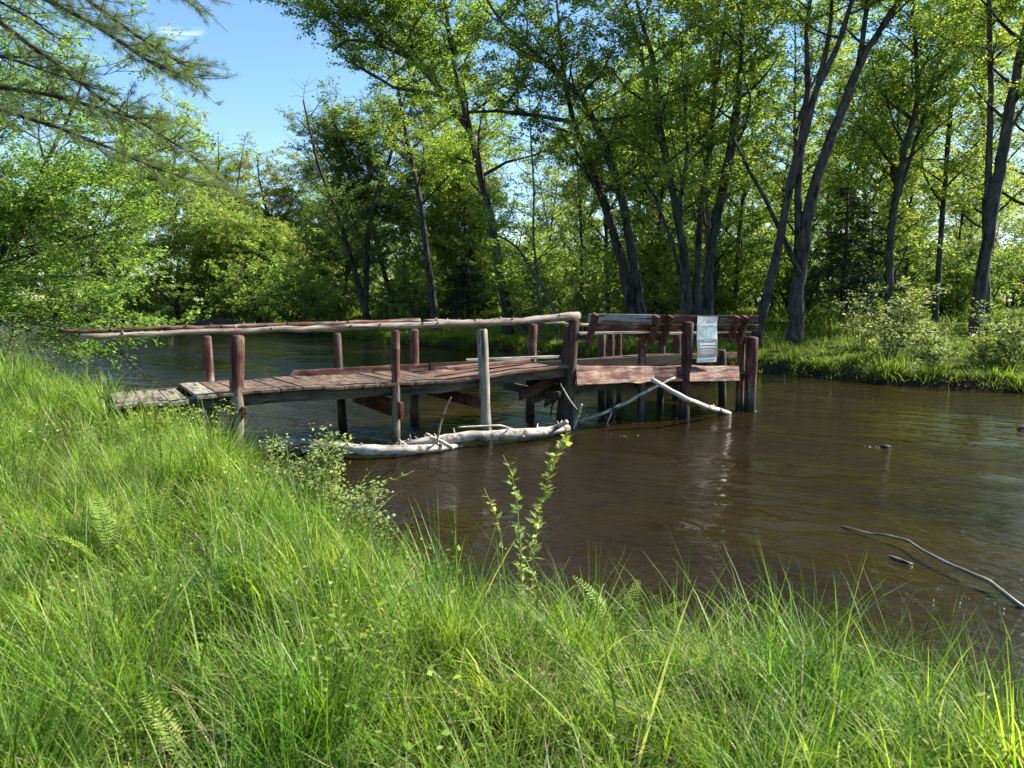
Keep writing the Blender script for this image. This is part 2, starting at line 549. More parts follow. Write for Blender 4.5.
gx = axis(-500, 500, -14, 20, 0.22, 1.09)
gy = axis(-120, 900, -3, 34, 0.22, 1.09)
X, Y = np.meshgrid(gx, gy)
Z = ground_z(X, Y)
mb = MB()
ny, nx = X.shape
idx = np.arange(ny * nx).reshape(ny, nx)
Q = np.stack([idx[:-1, :-1], idx[:-1, 1:], idx[1:, 1:], idx[1:, :-1]], -1).reshape(-1, 4)
mb.add(np.stack([X, Y, Z], -1).reshape(-1, 3), Q)
tag(mb.build("ground", M["ground"], smooth=True), kind="structure")

mb = MB()
wx = np.linspace(-130, 60, 60)
wy = np.linspace(-40, 120, 60)
X, Y = np.meshgrid(wx, wy)
idx = np.arange(3600).reshape(60, 60)
Q = np.stack([idx[:-1, :-1], idx[:-1, 1:], idx[1:, 1:], idx[1:, :-1]], -1).reshape(-1, 4)
mb.add(np.stack([X, Y, X * 0], -1).reshape(-1, 3), Q)
tag(mb.build("river_water", M["water"], smooth=True), kind="structure")


def unit(v):
    return v / (np.linalg.norm(v, axis=-1, keepdims=True) + 1e-9)


def add_leaves(mb, C, A, Nn, length, width, fold=0.12, rng=RNG):
    n = len(C)
    A = unit(A)
    S = unit(np.cross(A, Nn))
    Nn = np.cross(S, A)
    l, w = length[:, None], width[:, None]
    v0 = C
    v2 = C + A * l
    md = C + A * l * 0.42
    v1 = md + S * w * 0.5 + Nn * w * fold
    v3 = md - S * w * 0.5 + Nn * w * fold
    V = np.stack([v0, v1, v2, v3], 1).reshape(-1, 3)
    b = (np.arange(n) * 4)[:, None]
    mb.add(V, np.concatenate([b, b + 1, b + 2, b + 3], 1))


# ------------------------------------------------------------------ grass
def blades(P, L_, W_, az, t0, curv, K, zoff=-0.03):
    """N bent strips -> verts, quads, tris"""
    n = len(P)
    seg = L_ / K
    pts = np.zeros((n, K + 1, 3))
    pts[:, 0] = P
    pts[:, 0, 2] += zoff
    ca, sa = np.cos(az), np.sin(az)
    for k in range(K):
        th = t0 + curv * ((k + 0.5) / K) ** 1.5
        pts[:, k + 1, 0] = pts[:, k, 0] + seg * np.sin(th) * ca
        pts[:, k + 1, 1] = pts[:, k, 1] + seg * np.sin(th) * sa
        pts[:, k + 1, 2] = pts[:, k, 2] + seg * np.cos(th)
    side = np.stack([-sa, ca, 0 * ca], -1)
    tw = RNG.uniform(-0.5, 0.5, n)
    side = side * np.cos(tw)[:, None] + np.stack([ca, sa, 0 * ca], -1) * np.sin(tw)[:, None]
    prof = np.array([0.75, 1.0, 0.95, 0.75, 0.45, 0.2])[:K] if K == 5 else np.array([0.8, 1.0, 0.8, 0.45])[:K] if K == 4 else np.array([0.9, 1.0, 0.6])[:K]
    l = pts[:, :K] - side[:, None] * (W_[:, None] * prof[None] * 0.5)[..., None]
    r = pts[:, :K] + side[:, None] * (W_[:, None] * prof[None] * 0.5)[..., None]
    V = np.concatenate([l, r, pts[:, K:]], 1)          # K left, K right, tip
    m_ = 2 * K + 1
    base = (np.arange(n) * m_)[:, None]
    q = []
    for k in range(K - 1):
        q.append(np.concatenate([base + k, base + K + k, base + K + k + 1, base + k + 1], 1))
    t = np.concatenate([base + K - 1, base + 2 * K - 1, base + 2 * K], 1)
    return V.reshape(-1, 3), np.concatenate(q, 0), t


def tussocks(xlo, xhi, ylo, yhi, per_m2, keep):
    n = int((xhi - xlo) * (yhi - ylo) * per_m2)
    x, y = RNG.uniform(xlo, xhi, n), RNG.uniform(ylo, yhi, n)
    k = keep(x, y)
    return x[k], y[k]


def grass_patch(mb, x, y, per, len_rng, w_rng, rad, K, lean=0.35, hscale=None):
    n = len(x)
    if n == 0:
        return
    cnt = RNG.poisson(per, n).clip(4)
    own = np.repeat(np.arange(n), cnt)
    Nb = len(own)
    a = RNG.uniform(0, 2 * math.pi, Nb)
    rr = rad * np.sqrt(RNG.uniform(0, 1, Nb)) * RNG.uniform(0.7, 1.4, n)[own]
    bx, by = x[own] + rr * np.cos(a), y[own] + rr * np.sin(a)
    d = river_dist(bx, by)
    ok = d > np.where(by > 13, -0.12, -0.04)
    own, a, rr, bx, by, d = own[ok], a[ok], rr[ok], bx[ok], by[ok], d[ok]
    Nb = len(own)
    bz = ground_z(bx, by, d)
    th_ = RNG.uniform(len_rng[0], len_rng[1], n)
    th_ = th_ * (0.82 + 0.3 * np.sin(x * 2.3 + 1.7 * np.sin(y * 1.9)) * np.sin(y * 2.7 + 1.1) + 0.2 * RNG.normal(size=n)).clip(0.3, 1.35) * 1.08
    if hscale is not None:
        th_ = th_ * hscale
    Ln = th_[own] * RNG.uniform(0.55, 1.15, Nb)
    Wd = RNG.uniform(w_rng[0], w_rng[1], Nb) * RNG.uniform(0.7, 1.3, n)[own]
    tl_az = RNG.uniform(0, 2 * math.pi, n)[own]
    az = np.where(RNG.uniform(size=Nb) < 0.5, a + RNG.normal(0, 0.8, Nb), tl_az + RNG.normal(0, 1.1, Nb))
    t0 = np.abs(RNG.normal(0.06, 0.24, Nb)) + lean * rr / rad * 0.5 + RNG.uniform(0, 0.22, n)[own]
    cv = np.abs(RNG.normal(0.5, 0.6, Nb)) + 0.1
    cv = cv + np.where(RNG.uniform(size=Nb) < 0.13, RNG.uniform(0.7, 1.8, Nb), 0)
    V, q, t = blades(np.stack([bx, by, bz], -1), Ln, Wd, az, t0, cv, K)
    mb.add(V, q, t)


def near_keep(x, y):
    d = river_dist(x, y)
    vis = (np.abs(x) < 0.78 * y + 1.6) & (y > 0.2)
    gap = np.sin(x * 5.1 + 2 * np.sin(y * 3.3)) * np.sin(y * 4.7 + 1.3 * np.sin(x * 2.1)) > -0.72
    return (d > 0.0) & vis & (x + 0.35 * y < 8) & gap


mb = MB()
xx, yy = tussocks(-4, 5, 0.3, 4.6, 34, lambda x, y: near_keep(x, y) & (np.hypot(x, y) > 0.9))
grass_patch(mb, xx, yy, 76, (0.30, 0.62), (0.0024, 0.0062), 0.105, 5, hscale=1 - 0.25 * sstep(2.2, 1.0, yy))
xx, yy = tussocks(-9, 1, 4.6, 8.2, 30, near_keep)
grass_patch(mb, xx, yy, 66, (0.30, 0.56), (0.0034, 0.007), 0.125, 4)
xx, yy = tussocks(-14, -1, 8, 15, 18, near_keep)
grass_patch(mb, xx, yy, 44, (0.4, 0.72), (0.006, 0.011), 0.17, 4)
xx, yy = tussocks(-30, -5, 12, 34, 1.6, lambda x, y: (river_dist(x, y) > 0) & (x + 0.75 * y < 8) & (x + y < 14))
grass_patch(mb, xx, yy, 40, (0.4, 0.7), (0.02, 0.035), 0.4, 3)
xx, yy = tussocks(-7, 4, 1.6, 9, 26, lambda x, y: near_keep(x, y) & (river_dist(x, y) < 0.55))
grass_patch(mb, xx, yy, 44, (0.42, 0.72), (0.0035, 0.009), 0.11, 5)
# taller single blades, pale arching leaves, small broad weed leaves low in the sward
xx, yy = tussocks(-8, 4, 1.4, 9, 6, near_keep)
grass_patch(mb, xx, yy, 5, (0.5, 0.7), (0.006, 0.013), 0.05, 5)
xx, yy = tussocks(-7, 3.5, 1.5, 8, 26, lambda x, y: near_keep(x, y) & (np.sin(x * 1.7 + 0.6) * np.sin(y * 1.5 + x) > -0.1))
own = np.repeat(np.arange(len(xx)), 14)
nl = len(own)
C = np.stack([xx[own] + RNG.normal(0, 0.08, nl), yy[own] + RNG.normal(0, 0.08, nl), ground_z(xx, yy)[own] + RNG.uniform(0.12, 0.4, nl)], -1)
ll = RNG.uniform(0.02, 0.045, nl)
add_leaves(mb, C, RNG.normal(0, 1, (nl, 3)) * [1, 1, 0.4], np.array([0, 0, 1.0]) + RNG.normal(0, 0.4, (nl, 3)), ll, ll * 0.55)
tag(mb.build("sedge_grass", M["grass"]), "long bright green sedge and grass covering the near bank", "grass", kind="stuff")

mb = MB()
xx, yy = tussocks(-7, 4, 1.0, 9, 26, near_keep)
n_ = len(xx)
own = np.repeat(np.arange(n_), 7)
m_ = len(own)
V, q, t = blades(np.stack([xx[own] + RNG.normal(0, 0.06, m_), yy[own] + RNG.normal(0, 0.06, m_), ground_z(xx, yy)[own] + RNG.uniform(0.0, 0.14, m_)], -1),
                 RNG.uniform(0.12, 0.42, m_), RNG.uniform(0.002, 0.006, m_), RNG.uniform(0, 6.28, m_), RNG.uniform(0.7, 1.5, m_), RNG.normal(0.2, 0.4, m_), 3)
mb.add(V, q, t)
tag(mb.build("dead_grass", M["thatch"]), "dry straw lying low among the green blades of the near bank", "grass", kind="stuff")

mb = MB()
far_keep = lambda x, y: (river_dist(x, y) > 0.02) & (river_dist(x, y) < 7) & (y > 13)
xx, yy = tussocks(-12, 24, 12, 46, 3.4, far_keep)
grass_patch(mb, xx, yy, 44, (0.2, 0.46), (0.010, 0.022), 0.32, 3)
xx, yy = tussocks(-12, 24, 12, 46, 13, lambda x, y: (river_dist(x, y) > -0.08) & (river_dist(x, y) < 0.7) & (y > 13))
grass_patch(mb, xx, yy, 40, (0.2, 0.5), (0.010, 0.02), 0.25, 3, lean=1.2)
xx, yy = tussocks(-12, 60, 24, 80, 0.55, lambda x, y: (river_dist(x, y) > 6) & (np.abs(x) < 0.8 * y))
grass_patch(mb, xx, yy, 34, (0.35, 0.7), (0.03, 0.06), 0.7, 3)
xx, yy = tussocks(-60, -8, 40, 90, 0.8, lambda x, y: (river_dist(x, y) > 0.1) & (river_dist(x, y) < 9) & (y > 1.0 * -x + 22))
grass_patch(mb, xx, yy, 30, (0.5, 1.0), (0.04, 0.07), 0.6, 3)
tag(mb.build("bank_grass", M["bank_grass"]), "grass and low weeds growing along the far bank under the trees", "grass", kind="stuff")


# ------------------------------------------------------------------ leaves and trees
def curve(rng, p0, d, length, n, wander=0.15, up=0.0):
    pts = [np.array(p0, float)]
    d = np.array(d, float)
    d /= np.linalg.norm(d)
    st = length / n
    for _ in range(n):
        d = d + rng.normal(0, wander, 3) + np.array([0, 0, up / n])
        d /= np.linalg.norm(d)
        pts.append(pts[-1] + d * st)
    return np.array(pts)


def sample_line(pts, f):
    seg = np.linalg.norm(np.diff(pts, axis=0), axis=1)
    cum = np.concatenate([[0], np.cumsum(seg)])
    s = f * cum[-1]
    i = min(np.searchsorted(cum, s, side="right") - 1, len(seg) - 1)
    t = (s - cum[i]) / (seg[i] + 1e-9)
    return pts[i] * (1 - t) + pts[i + 1] * t, unit(pts[i + 1] - pts[i]), cum[-1]


def tree_geo(seed, stems, f0=0.3, limbs=16, limb_len=(2.0, 4.5), subs=10, sub_len=(0.7, 1.8), twigs=9, twig_len=0.7, leaves=18,
             leaf=(0.09, 0.15), aspect=0.68, rise=(15, 50), droop=0.0, flat=0.75, extra=(), bare=0.0, limb_up=0.3, hang=0.0, bare_above=None, fine=True):
    """stems: [(points, radii)].  Returns wood builder and leaf builder (world coordinates)."""
    rng = np.random.default_rng(seed)
    W, Lf = MB(), MB()
    tw_p, tw_d = [], []
    lines = []
    for pts, rad in stems:
        pts, rad = np.asarray(pts, float), np.asarray(rad, float)
        n2 = max(8, len(pts) * 3)
        f = np.linspace(0, 1, n2)
        P = np.array([sample_line(pts, q)[0] for q in f])
        cum = np.concatenate([[0], np.cumsum(np.linalg.norm(np.diff(pts, axis=0), axis=1))])
        Rr = np.interp(f * cum[-1], cum, rad)
        wob_ = rng.normal(0, 1, (n2, 3)) * Rr[:, None] * 0.08
        wob_[0] = 0
        P = P + wob_
        W.tube(P, Rr, 10 if rad[0] > 0.08 else 7, rough=0.05, rng=rng)
        lines.append((P, Rr, cum[-1]))
    limb_list = []
    for P, Rr, Ltot in lines:
        k = max(3, int(round(limbs * min(1.3, Ltot / 14.0))))
        az = rng.uniform(0, 6.28)
        for i in range(k):
            f = f0 + (1 - f0) * (i + rng.uniform(0, 1)) / k
            p, d, _ = sample_line(P, min(f, 0.995))
            az += 2.4 + rng.normal(0, 0.35)
            el = R(rng.uniform(*rise))
            dirv = np.array([math.cos(az) * math.cos(el), math.sin(az) * math.cos(el), math.sin(el)])
            ln = rng.uniform(*limb_len) * (1.0 - 0.5 * max(0, (f - f0) / (1 - f0 + 1e-6)))
            r0 = min(float(np.interp(f, np.linspace(0, 1, len(Rr)), Rr)) * 0.55, 0.02 + ln * 0.016)
            q = curve(rng, p, dirv, ln, 7, 0.13, limb_up - droop)
            W.tube(q, np.linspace(r0, 0.008, len(q)), 5, cap=False)
            limb_list.append(q)
    for q in extra:                       # limbs given by hand: (points, r0)
        qq = np.asarray(q[0], float)
        W.tube(qq, np.linspace(q[1], 0.008, len(qq)), 6, cap=False)
        limb_list.append(qq)
    for q in limb_list:
        ll = np.linalg.norm(np.diff(q, axis=0), axis=1).sum()
        ks = max(3, int(subs * ll / 3.2))
        side = rng.choice([-1, 1])
        for j in range(ks):
            f = 0.22 + 0.78 * (j + rng.uniform(0, 1)) / ks
            p, d, _ = sample_line(q, min(f, 0.99))
            side = -side
            lat = unit(np.cross(d, [0, 0, 1.0]))
            dv = d * rng.uniform(0.5, 1.0) + lat * side * rng.uniform(0.5, 1.1) + np.array([0, 0, rng.normal(0.05, 0.3) - hang])
            sl = rng.uniform(*sub_len) * (1.15 - 0.5 * f)
            s = curve(rng, p, dv, sl, 4, 0.16, 0.1 - droop - hang)
            W.tube(s, np.linspace(0.013, 0.004, 5), 3, cap=False)
            if rng.uniform() < bare or (bare_above is not None and p[2] > bare_above and rng.uniform() < 0.93):
                continue
            kt = max(2, int(twigs * sl / 1.1))
            for _ in range(kt):
                f2 = rng.uniform(0.15, 1.0)
                p2, d2, _ = sample_line(s, f2)
                dd = d2 + rng.normal(0, 0.6, 3) * np.array([1, 1, 0.32]) + np.array([0, 0, -hang])
                tw_p.append(p2)
                tw_d.append(dd)
    if tw_p:
        P = np.array(tw_p)
        D = unit(np.array(tw_d))
        n = len(P)
        own = np.repeat(np.arange(n), leaves)
        nl = len(own)
        t = rng.uniform(0.1, 1.0, nl) * twig_len * rng.uniform(0.6, 1.3, n)[own]
        lat = unit(np.cross(D, np.array([0, 0, 1.0])))
        sg = rng.choice([-1.0, 1.0], nl)[:, None]
        A = lat[own] * sg * 0.9 + D[own] * 0.6 + rng.normal(0, 0.35, (nl, 3)) + np.array([0, 0, -0.25 - hang])
        C = P[own] + D[own] * t[:, None] + rng.normal(0, 0.05, (nl, 3))
        Nn = np.array([0, 0, flat]) + rng.normal(0, 0.36, (nl, 3))
        ll = rng.uniform(leaf[0] * 0.75, leaf[1] * 1.12, nl) * (0.72 if fine else 1.0)
        add_leaves(Lf, C, A, Nn, ll, ll * aspect * rng.uniform(0.8, 1.2, nl), rng=rng)
    return W, Lf


def finish_tree(name, W, Lf, bark, leafm, base, label, cat="tree", group=None, crown="crown"):
    base = np.array(base, float)
    for mbx in (W, Lf):
        mbx.v = [v - base for v in mbx.v]
    root = empty(name, base)
    tag(root, label, cat, group)
    W.build("trunk", bark, root, smooth=True)
    if Lf.n:
        Lf.build(crown, leafm, root)
    return root


def stem_at(y, pts, extend=None, ydrift=0.0, base=True, rmin=0.015):
    """traced stem: pts = [(px, py, width_px)], standing at distance y; drift leans it away"""
    out, rad = [], []
    n = len(pts)
    for i, (px, py, w) in enumerate(pts):
        yy_ = y + ydrift * i / max(1, n - 1)
        out.append(at_y(px, py, yy_))
        rad.append(max(rmin, 0.37 * w * yy_ / FPX))
    if base:
        p = out[0]
        gz = float(ground_z(p[0], p[1])) - 0.15
        if p[2] > gz:
            q = np.array([p[0] + (p[0] - out[1][0]) * 0.1, p[1], gz])
            out.insert(0, q)
            rad[0] *= 1.0
            rad.insert(0, rad[0] * 1.25)
    if extend:
        d = unit(out[-1] - out[-2])
        d = unit(d + np.array([0, 0, 0.4]))
        for k in range(1, 4):
            out.append(out[-1] + d * extend / 3)
            rad.append(max(rmin, rad[-1] * 0.62))
    return np.array(out), np.array(rad)


def hero(name, seed, stems, bark, leafm, label, cat="tree", extra=(), **kw):
    W, Lf = tree_geo(seed, stems, extra=extra, **kw)
    b = stems[0][0][0].copy()
    b[2] = max(b[2], float(ground_z(b[0], b[1])))
    return finish_tree(name, W, Lf, M[bark], M[leafm], b, label, cat)


# --- trees of the far bank, traced one by one
hero("bare_snag_tree", 21, [stem_at(42, [(366, 312, 9), (352, 262, 7), (338, 215, 6), (318, 165, 4), (303, 100, 2)]),
                            stem_at(42, [(366, 300, 8), (367, 240, 7), (376, 195, 6), (388, 165, 5), (400, 120, 3)], ydrift=1.5)],
     "bark_dark", "shade", "forked dark tree at the bend with bare upper limbs against the sky", f0=0.22, limbs=14, limb_len=(2, 4.2), leaf=(0.12, 0.18), bare=0.2, bare_above=8.2)
hero("maple_tree", 22, [stem_at(39, [(436, 325, 11), (432, 290, 10), (428, 262, 9), (420, 200, 7), (405, 130, 5), (395, 70, 4)], 4)],
     "bark", "maple", "straight dark trunk just left of the long leaning maple, its crown full of leaves", f0=0.35, limbs=20, limb_len=(2.5, 5), leaf=(0.12, 0.19))
hero("maple_tree", 23, [stem_at(34, [(508, 318, 14), (500, 270, 13), (490, 215, 11), (477, 160, 10), (468, 122, 9), (456, 75, 7), (447, 20, 6), (442, -30, 5)], 4),
                        stem_at(34, [(470, 132, 7), (440, 90, 6), (405, 50, 5), (370, 25, 4), (335, 5, 3)], 2, ydrift=-2, base=False),
                        stem_at(34, [(410, 58, 5), (372, 42, 4), (346, 40, 3), (332, 52, 2.5)], base=False, ydrift=-1),
                        stem_at(34, [(392, 40, 4), (355, 12, 3.5), (340, 4, 2.5)], base=False, ydrift=1),
                        stem_at(34, [(440, 95, 5), (395, 88, 4), (365, 70, 3), (345, 60, 2.5)], base=False, ydrift=0.5),
                        stem_at(34, [(464, 125, 6), (445, 92, 5), (415, 55, 4), (398, 20, 3)], 2, ydrift=1, base=False)],
     "bark", "maple", "tall leaning maple with three big forks spreading left over the bridge rail", f0=0.3, limbs=20, limb_len=(2.2, 4.8), leaf=(0.12, 0.185))
hero("maple_tree", 24, [stem_at(30, [(632, 316, 13), (622, 262, 12), (608, 215, 11), (599, 190, 10), (588, 155, 9), (574, 122, 7), (566, 90, 6), (560, 40, 4)], 4),
                        stem_at(30, [(642, 316, 13), (632, 250, 12), (620, 190, 11), (606, 148, 10), (596, 125, 9), (583, 99, 8), (558, 73, 7), (528, 47, 5), (500, 20, 4)], 3, ydrift=-1.5),
                        stem_at(30, [(574, 122, 6), (540, 116, 5), (502, 111, 4), (470, 112, 3)], base=False, ydrift=-1.5)],
     "bark", "maple", "twin trunked maple whose paired stems sweep left and send out a level limb", f0=0.33, limbs=18, limb_len=(2, 4.5), leaf=(0.11, 0.18))
hero("clump_maple", 25, [stem_at(28, [(690, 318, 12), (684, 250, 10), (672, 190, 9), (664, 148, 9), (658, 117, 8), (654, 60, 7), (640, 19, 5), (635, -10, 4)], 4),
                         stem_at(28, [(697, 318, 11), (698, 250, 8), (701, 200, 7), (711, 140, 7), (715, 82, 6), (724, 35, 5), (728, -10, 4)], 4, ydrift=1),
                         stem_at(28, [(684, 318, 9), (682, 260, 7), (680, 200, 6), (688, 150, 5), (684, 100, 4)], 2, ydrift=-1),
                         stem_at(28, [(680, 275, 5), (672, 243, 5), (656, 199, 4), (640, 172, 3)], base=False, ydrift=-1),
                         stem_at(28, [(662, 148, 5), (649, 100, 6), (641, 47, 5), (626, 5, 4)], 3, base=False, ydrift=0.8),
                         stem_at(28, [(649, 104, 4), (628, 90, 3), (612, 70, 3)], base=False)],
     "bark", "spring", "clump of many slim dark stems rising from one root behind the benches", f0=0.33, limbs=13, limb_len=(1.6, 3.8), leaf=(0.11, 0.17))
hero("burled_maple", 26, [stem_at(27.5, [(705, 320, 14), (710, 260, 13), (718, 210, 12), (725, 178, 12), (731, 145, 11), (737, 108, 10), (741, 65, 7), (742, 20, 6), (748, -20, 5)], 4),
                          stem_at(27.5, [(741, 75, 5), (750, 70, 4), (757, 50, 3), (761, 33, 2)], base=False)],
     "bark", "maple", "single straight trunk with a dark burl right of the slim stemmed clump", f0=0.42, limbs=18, limb_len=(1.6, 3.6), leaf=(0.11, 0.17))
hero("twin_ash_tree", 27, [stem_at(25, [(795, 334, 21), (800, 270, 17), (806, 225, 16), (812, 195, 15), (826, 150, 13), (840, 115, 12), (852, 84, 11), (865, 53, 9), (901, -2, 7)], 4),
                           stem_at(25, [(798, 250, 10), (799, 177, 9), (801, 146, 9), (808, 88, 8), (806, 27, 5), (812, -10, 5)], 3, base=False, ydrift=0.8),
                           stem_at(25, [(757, 336, 15), (766, 300, 12), (775, 261, 11), (790, 186, 11), (804, 135, 12), (816, 90, 8), (839, 44, 7), (852, 0, 6), (860, -30, 5)], 4, ydrift=-0.6),
                           stem_at(25, [(857, 72, 8), (861, 49, 7), (868, 0, 6), (870, -40, 5)], 3, base=False),
                           stem_at(25, [(812, 110, 7), (824, 60, 7), (830, 30, 5), (832, 0, 4)], 2, base=False)],
     "bark", "spring", "big twin grey tree leaning right, its thick bare stems crossing in a tall V", f0=0.62, limbs=10, limb_len=(1.5, 3.4), leaf=(0.1, 0.16))
mb = MB()
pts = np.array([at_y(733, 137, 25.5), at_y(748, 168, 25.3), at_y(765, 198, 25.2), at_y(790, 252, 25.0), at_y(800, 275, 24.6)])
mb.tube(pts, [0.04, 0.06, 0.07, 0.085, 0.09], 7, rough=0.06, rng=RNG)
o = mb.build("dead_pole", M["bark"], smooth=True)
tag(o, "dead bare pole hung slanting between the trunks of the big twin tree", "dead branch")
hero("slim_maple", 28, [stem_at(30, [(889, 305, 11), (889, 270, 10), (891, 230, 9), (897, 191, 9), (904, 152, 8), (913, 121, 7), (918, 100, 6), (916, 50, 5), (912, 0, 4)], 4),
                        stem_at(30, [(893, 215, 6), (902, 185, 5), (910, 160, 5), (925, 110, 4), (938, 60, 3)], 2, base=False, ydrift=1)],
     "bark", "maple", "wavy slim trunk standing alone between the hemlock and the thick trunk on the right", f0=0.35, limbs=20, limb_len=(2, 4.4), leaf=(0.11, 0.17))
hero("thick_oak", 29, [stem_at(24, [(975, 336, 19), (980, 290, 16), (985, 257, 15), (994, 199, 15), (1003, 155, 14), (1009, 115, 13), (1018, 66, 11), (1030, 10, 9), (1045, -40, 7)], 4),
                       stem_at(24, [(987, 250, 9), (988, 190, 9), (990, 130, 8), (991, 88, 7), (989, 0, 6), (987, -40, 5)], 4, base=False, ydrift=0.8)],
     "bark", "spring", "thickest trunk at the right with a slim straight stem growing up its side", f0=0.4, limbs=18, limb_len=(1.8, 4.2), leaf=(0.1, 0.16))
hero("slim_maple", 30, [stem_at(33, [(935, 318, 8), (940, 250, 7), (946, 170, 6), (952, 90, 6), (955, 10, 5)], 5)],
     "bark", "spring", "straight thin tree just left of the thickest right hand trunk", f0=0.25, limbs=22, limb_len=(2, 4), leaf=(0.11, 0.17))
hero("slim_maple", 31, [stem_at(31, [(1040, 318, 13), (1046, 250, 12), (1052, 170, 11), (1050, 90, 10), (1060, 10, 9)], 5)],
     "bark", "spring", "leafy tree at the very right edge of the woods, only its boughs in view", f0=0.2, limbs=22, limb_len=(2.4, 5), leaf=(0.11, 0.17))
hero("arching_sapling", 32, [stem_at(30, [(557, 316, 4), (545, 292, 4), (533, 272, 3.5), (520, 250, 3), (503, 237, 2.5), (485, 236, 2)], rmin=0.02)],
     "bark_pale", "spring", "thin pale sapling arching over to the left behind the bridge rail", cat="sapling", f0=0.55, limbs=22, limb_len=(0.8, 1.8), subs=8, leaf=(0.09, 0.14))
hero("slender_sapling", 33, [stem_at(31, [(540, 316, 3.5), (537, 275, 3), (533, 235, 3), (534, 190, 2.5), (531, 140, 2)], 2, rmin=0.02)],
     "bark_pale", "spring", "thin upright pale sapling beside the arching one", cat="sapling", f0=0.25, limbs=22, limb_len=(1.0, 2.4), subs=8, leaf=(0.09, 0.14))

# dark conifer
def conifer(seed, base, height, spread, name, label, z0=1.4):
    rng = np.random.default_rng(seed)
    W, Lf = MB(), MB()
    base = np.array(base, float)
    W.tube(base + np.array([[0, 0, -0.1], [0.03, 0, height * 0.5], [0, 0, height]]), [0.13, 0.09, 0.02], 8)
    C, A = [], []
    z = z0
    while z < height - 0.2:
        f = (z - z0) / (height - z0)
        ln = spread * (1 - f) ** 0.8 + 0.15
        for k in range(5):
            az = rng.uniform(0, 6.28)
            d = np.array([math.cos(az), math.sin(az), rng.uniform(-0.15, 0.1)])
            q = curve(rng, base + [0, 0, z], d, ln * rng.uniform(0.7, 1.1), 5, 0.07, -0.12)
            W.tube(q, np.linspace(0.022, 0.006, len(q)), 4, cap=False)
            m_ = int(ln * 70)
            for _ in range(m_):
                p, dd, _l = sample_line(q, rng.uniform(0.15, 1))
                lat = unit(np.cross(dd, [0, 0, 1.0])) * rng.choice([-1, 1])
                off = lat * rng.uniform(0, 0.45 * ln * 0.4) + dd * rng.uniform(0, 0.15) + np.array([0, 0, rng.normal(-0.03, 0.05)])
                C.append(p + off)
                A.append(lat + dd * 0.8 + rng.normal(0, 0.3, 3))
        z += rng.uniform(0.2, 0.34)
    C, A = np.array(C), np.array(A)
    n = len(C)
    ll = rng.uniform(0.1, 0.2, n)
    add_leaves(Lf, C, A, np.array([0, 0, 1.0]) + rng.normal(0, 0.4, (n, 3)), ll, ll * 0.35)
    return finish_tree(name, W, Lf, M["bark_dark"], M["hemlock"], base, label)


def gbase(px, y, z=None):
    p = at_y(px, 310, y)
    return np.array([p[0], p[1], float(ground_z(p[0], p[1]))])


conifer(41, gbase(842, 33), 6.2, 2.2, "hemlock_tree", "dark green young hemlock standing between the twin tree and the slim maple")
conifer(42, gbase(868, 36), 5.2, 1.8, "hemlock_tree", "smaller dark hemlock right behind the young hemlock")
conifer(43, gbase(468, 41), 4.2, 1.8, "hemlock_tree", "low dark evergreen in the shade left of the long leaning maple trunk")

# --- woods: a few kinds, each copied as separate trees
def proto(seed, h, name, bark, leafm, lean=0.6, r=0.16, **kw):
    rng = np.random.default_rng(seed)
    pts = [np.zeros(3)]
    d = np.array([rng.normal(0, 0.08), rng.normal(0, 0.08), 1.0])
    for _ in range(7):
        d = unit(d + rng.normal(0, 0.05, 3) + [0, 0, 0.05])
        pts.append(pts[-1] + d * h / 7)
    stems = [(np.array(pts), np.linspace(r, 0.03, 8))]
    i = rng.integers(3, 5)
    q = curve(rng, pts[i], [rng.normal(0, 0.5), rng.normal(0, 0.5), 1], h * 0.45, 5, 0.06, 0.2)
    stems.append((q, np.linspace(r * 0.55, 0.02, 6)))
    W, Lf = tree_geo(seed, stems, **kw)
    return finish_tree(name, W, Lf, M[bark], M[leafm], (0, 0, 0), None)


WOODS_GROUP = "leafy trees of the woods behind the far bank"
protos = [
    proto(51, 16, "woodland_tree", "bark", "spring", f0=0.1, limbs=30, limb_len=(2.0, 4.4), leaf=(0.14, 0.22), leaves=17, subs=8, twigs=6),
    proto(52, 14, "woodland_tree", "bark", "maple", f0=0.12, limbs=30, limb_len=(2.0, 4.4), leaf=(0.14, 0.22), leaves=17, subs=8, twigs=6),
    proto(53, 18, "woodland_tree", "bark_pale", "spring", f0=0.2, limbs=28, limb_len=(2, 4.4), leaf=(0.14, 0.22), leaves=17, subs=8, twigs=6),
    proto(54, 11, "woodland_tree", "bark_dark", "lime", r=0.11, f0=0.08, limbs=28, limb_len=(1.8, 3.8), leaf=(0.13, 0.21), leaves=17, subs=8, twigs=6),
]
rng = np.random.default_rng(77)
used = [False] * len(protos)
spots = [(at_y(a, 305, b)[0], b, b) for a, b in ((790, 44), (768, 52), (735, 47), (905, 45), (830, 58), (990, 41))]
tries = 0
while len(spots) < 66 and tries < 9000:
    tries += 1
    y = 33 + 72 * rng.uniform(0, 1) ** 1.1
    px = rng.uniform(330, 1160)
    p = at_y(px, 305, y)
    if float(river_dist(p[0], p[1])) < 3.5 or (px < 520 and y > 50):
        continue
    if any(math.hypot(p[0] - s[0], p[1] - s[1]) < 2.6 for s in spots):
        continue
    spots.append((p[0], p[1], y))
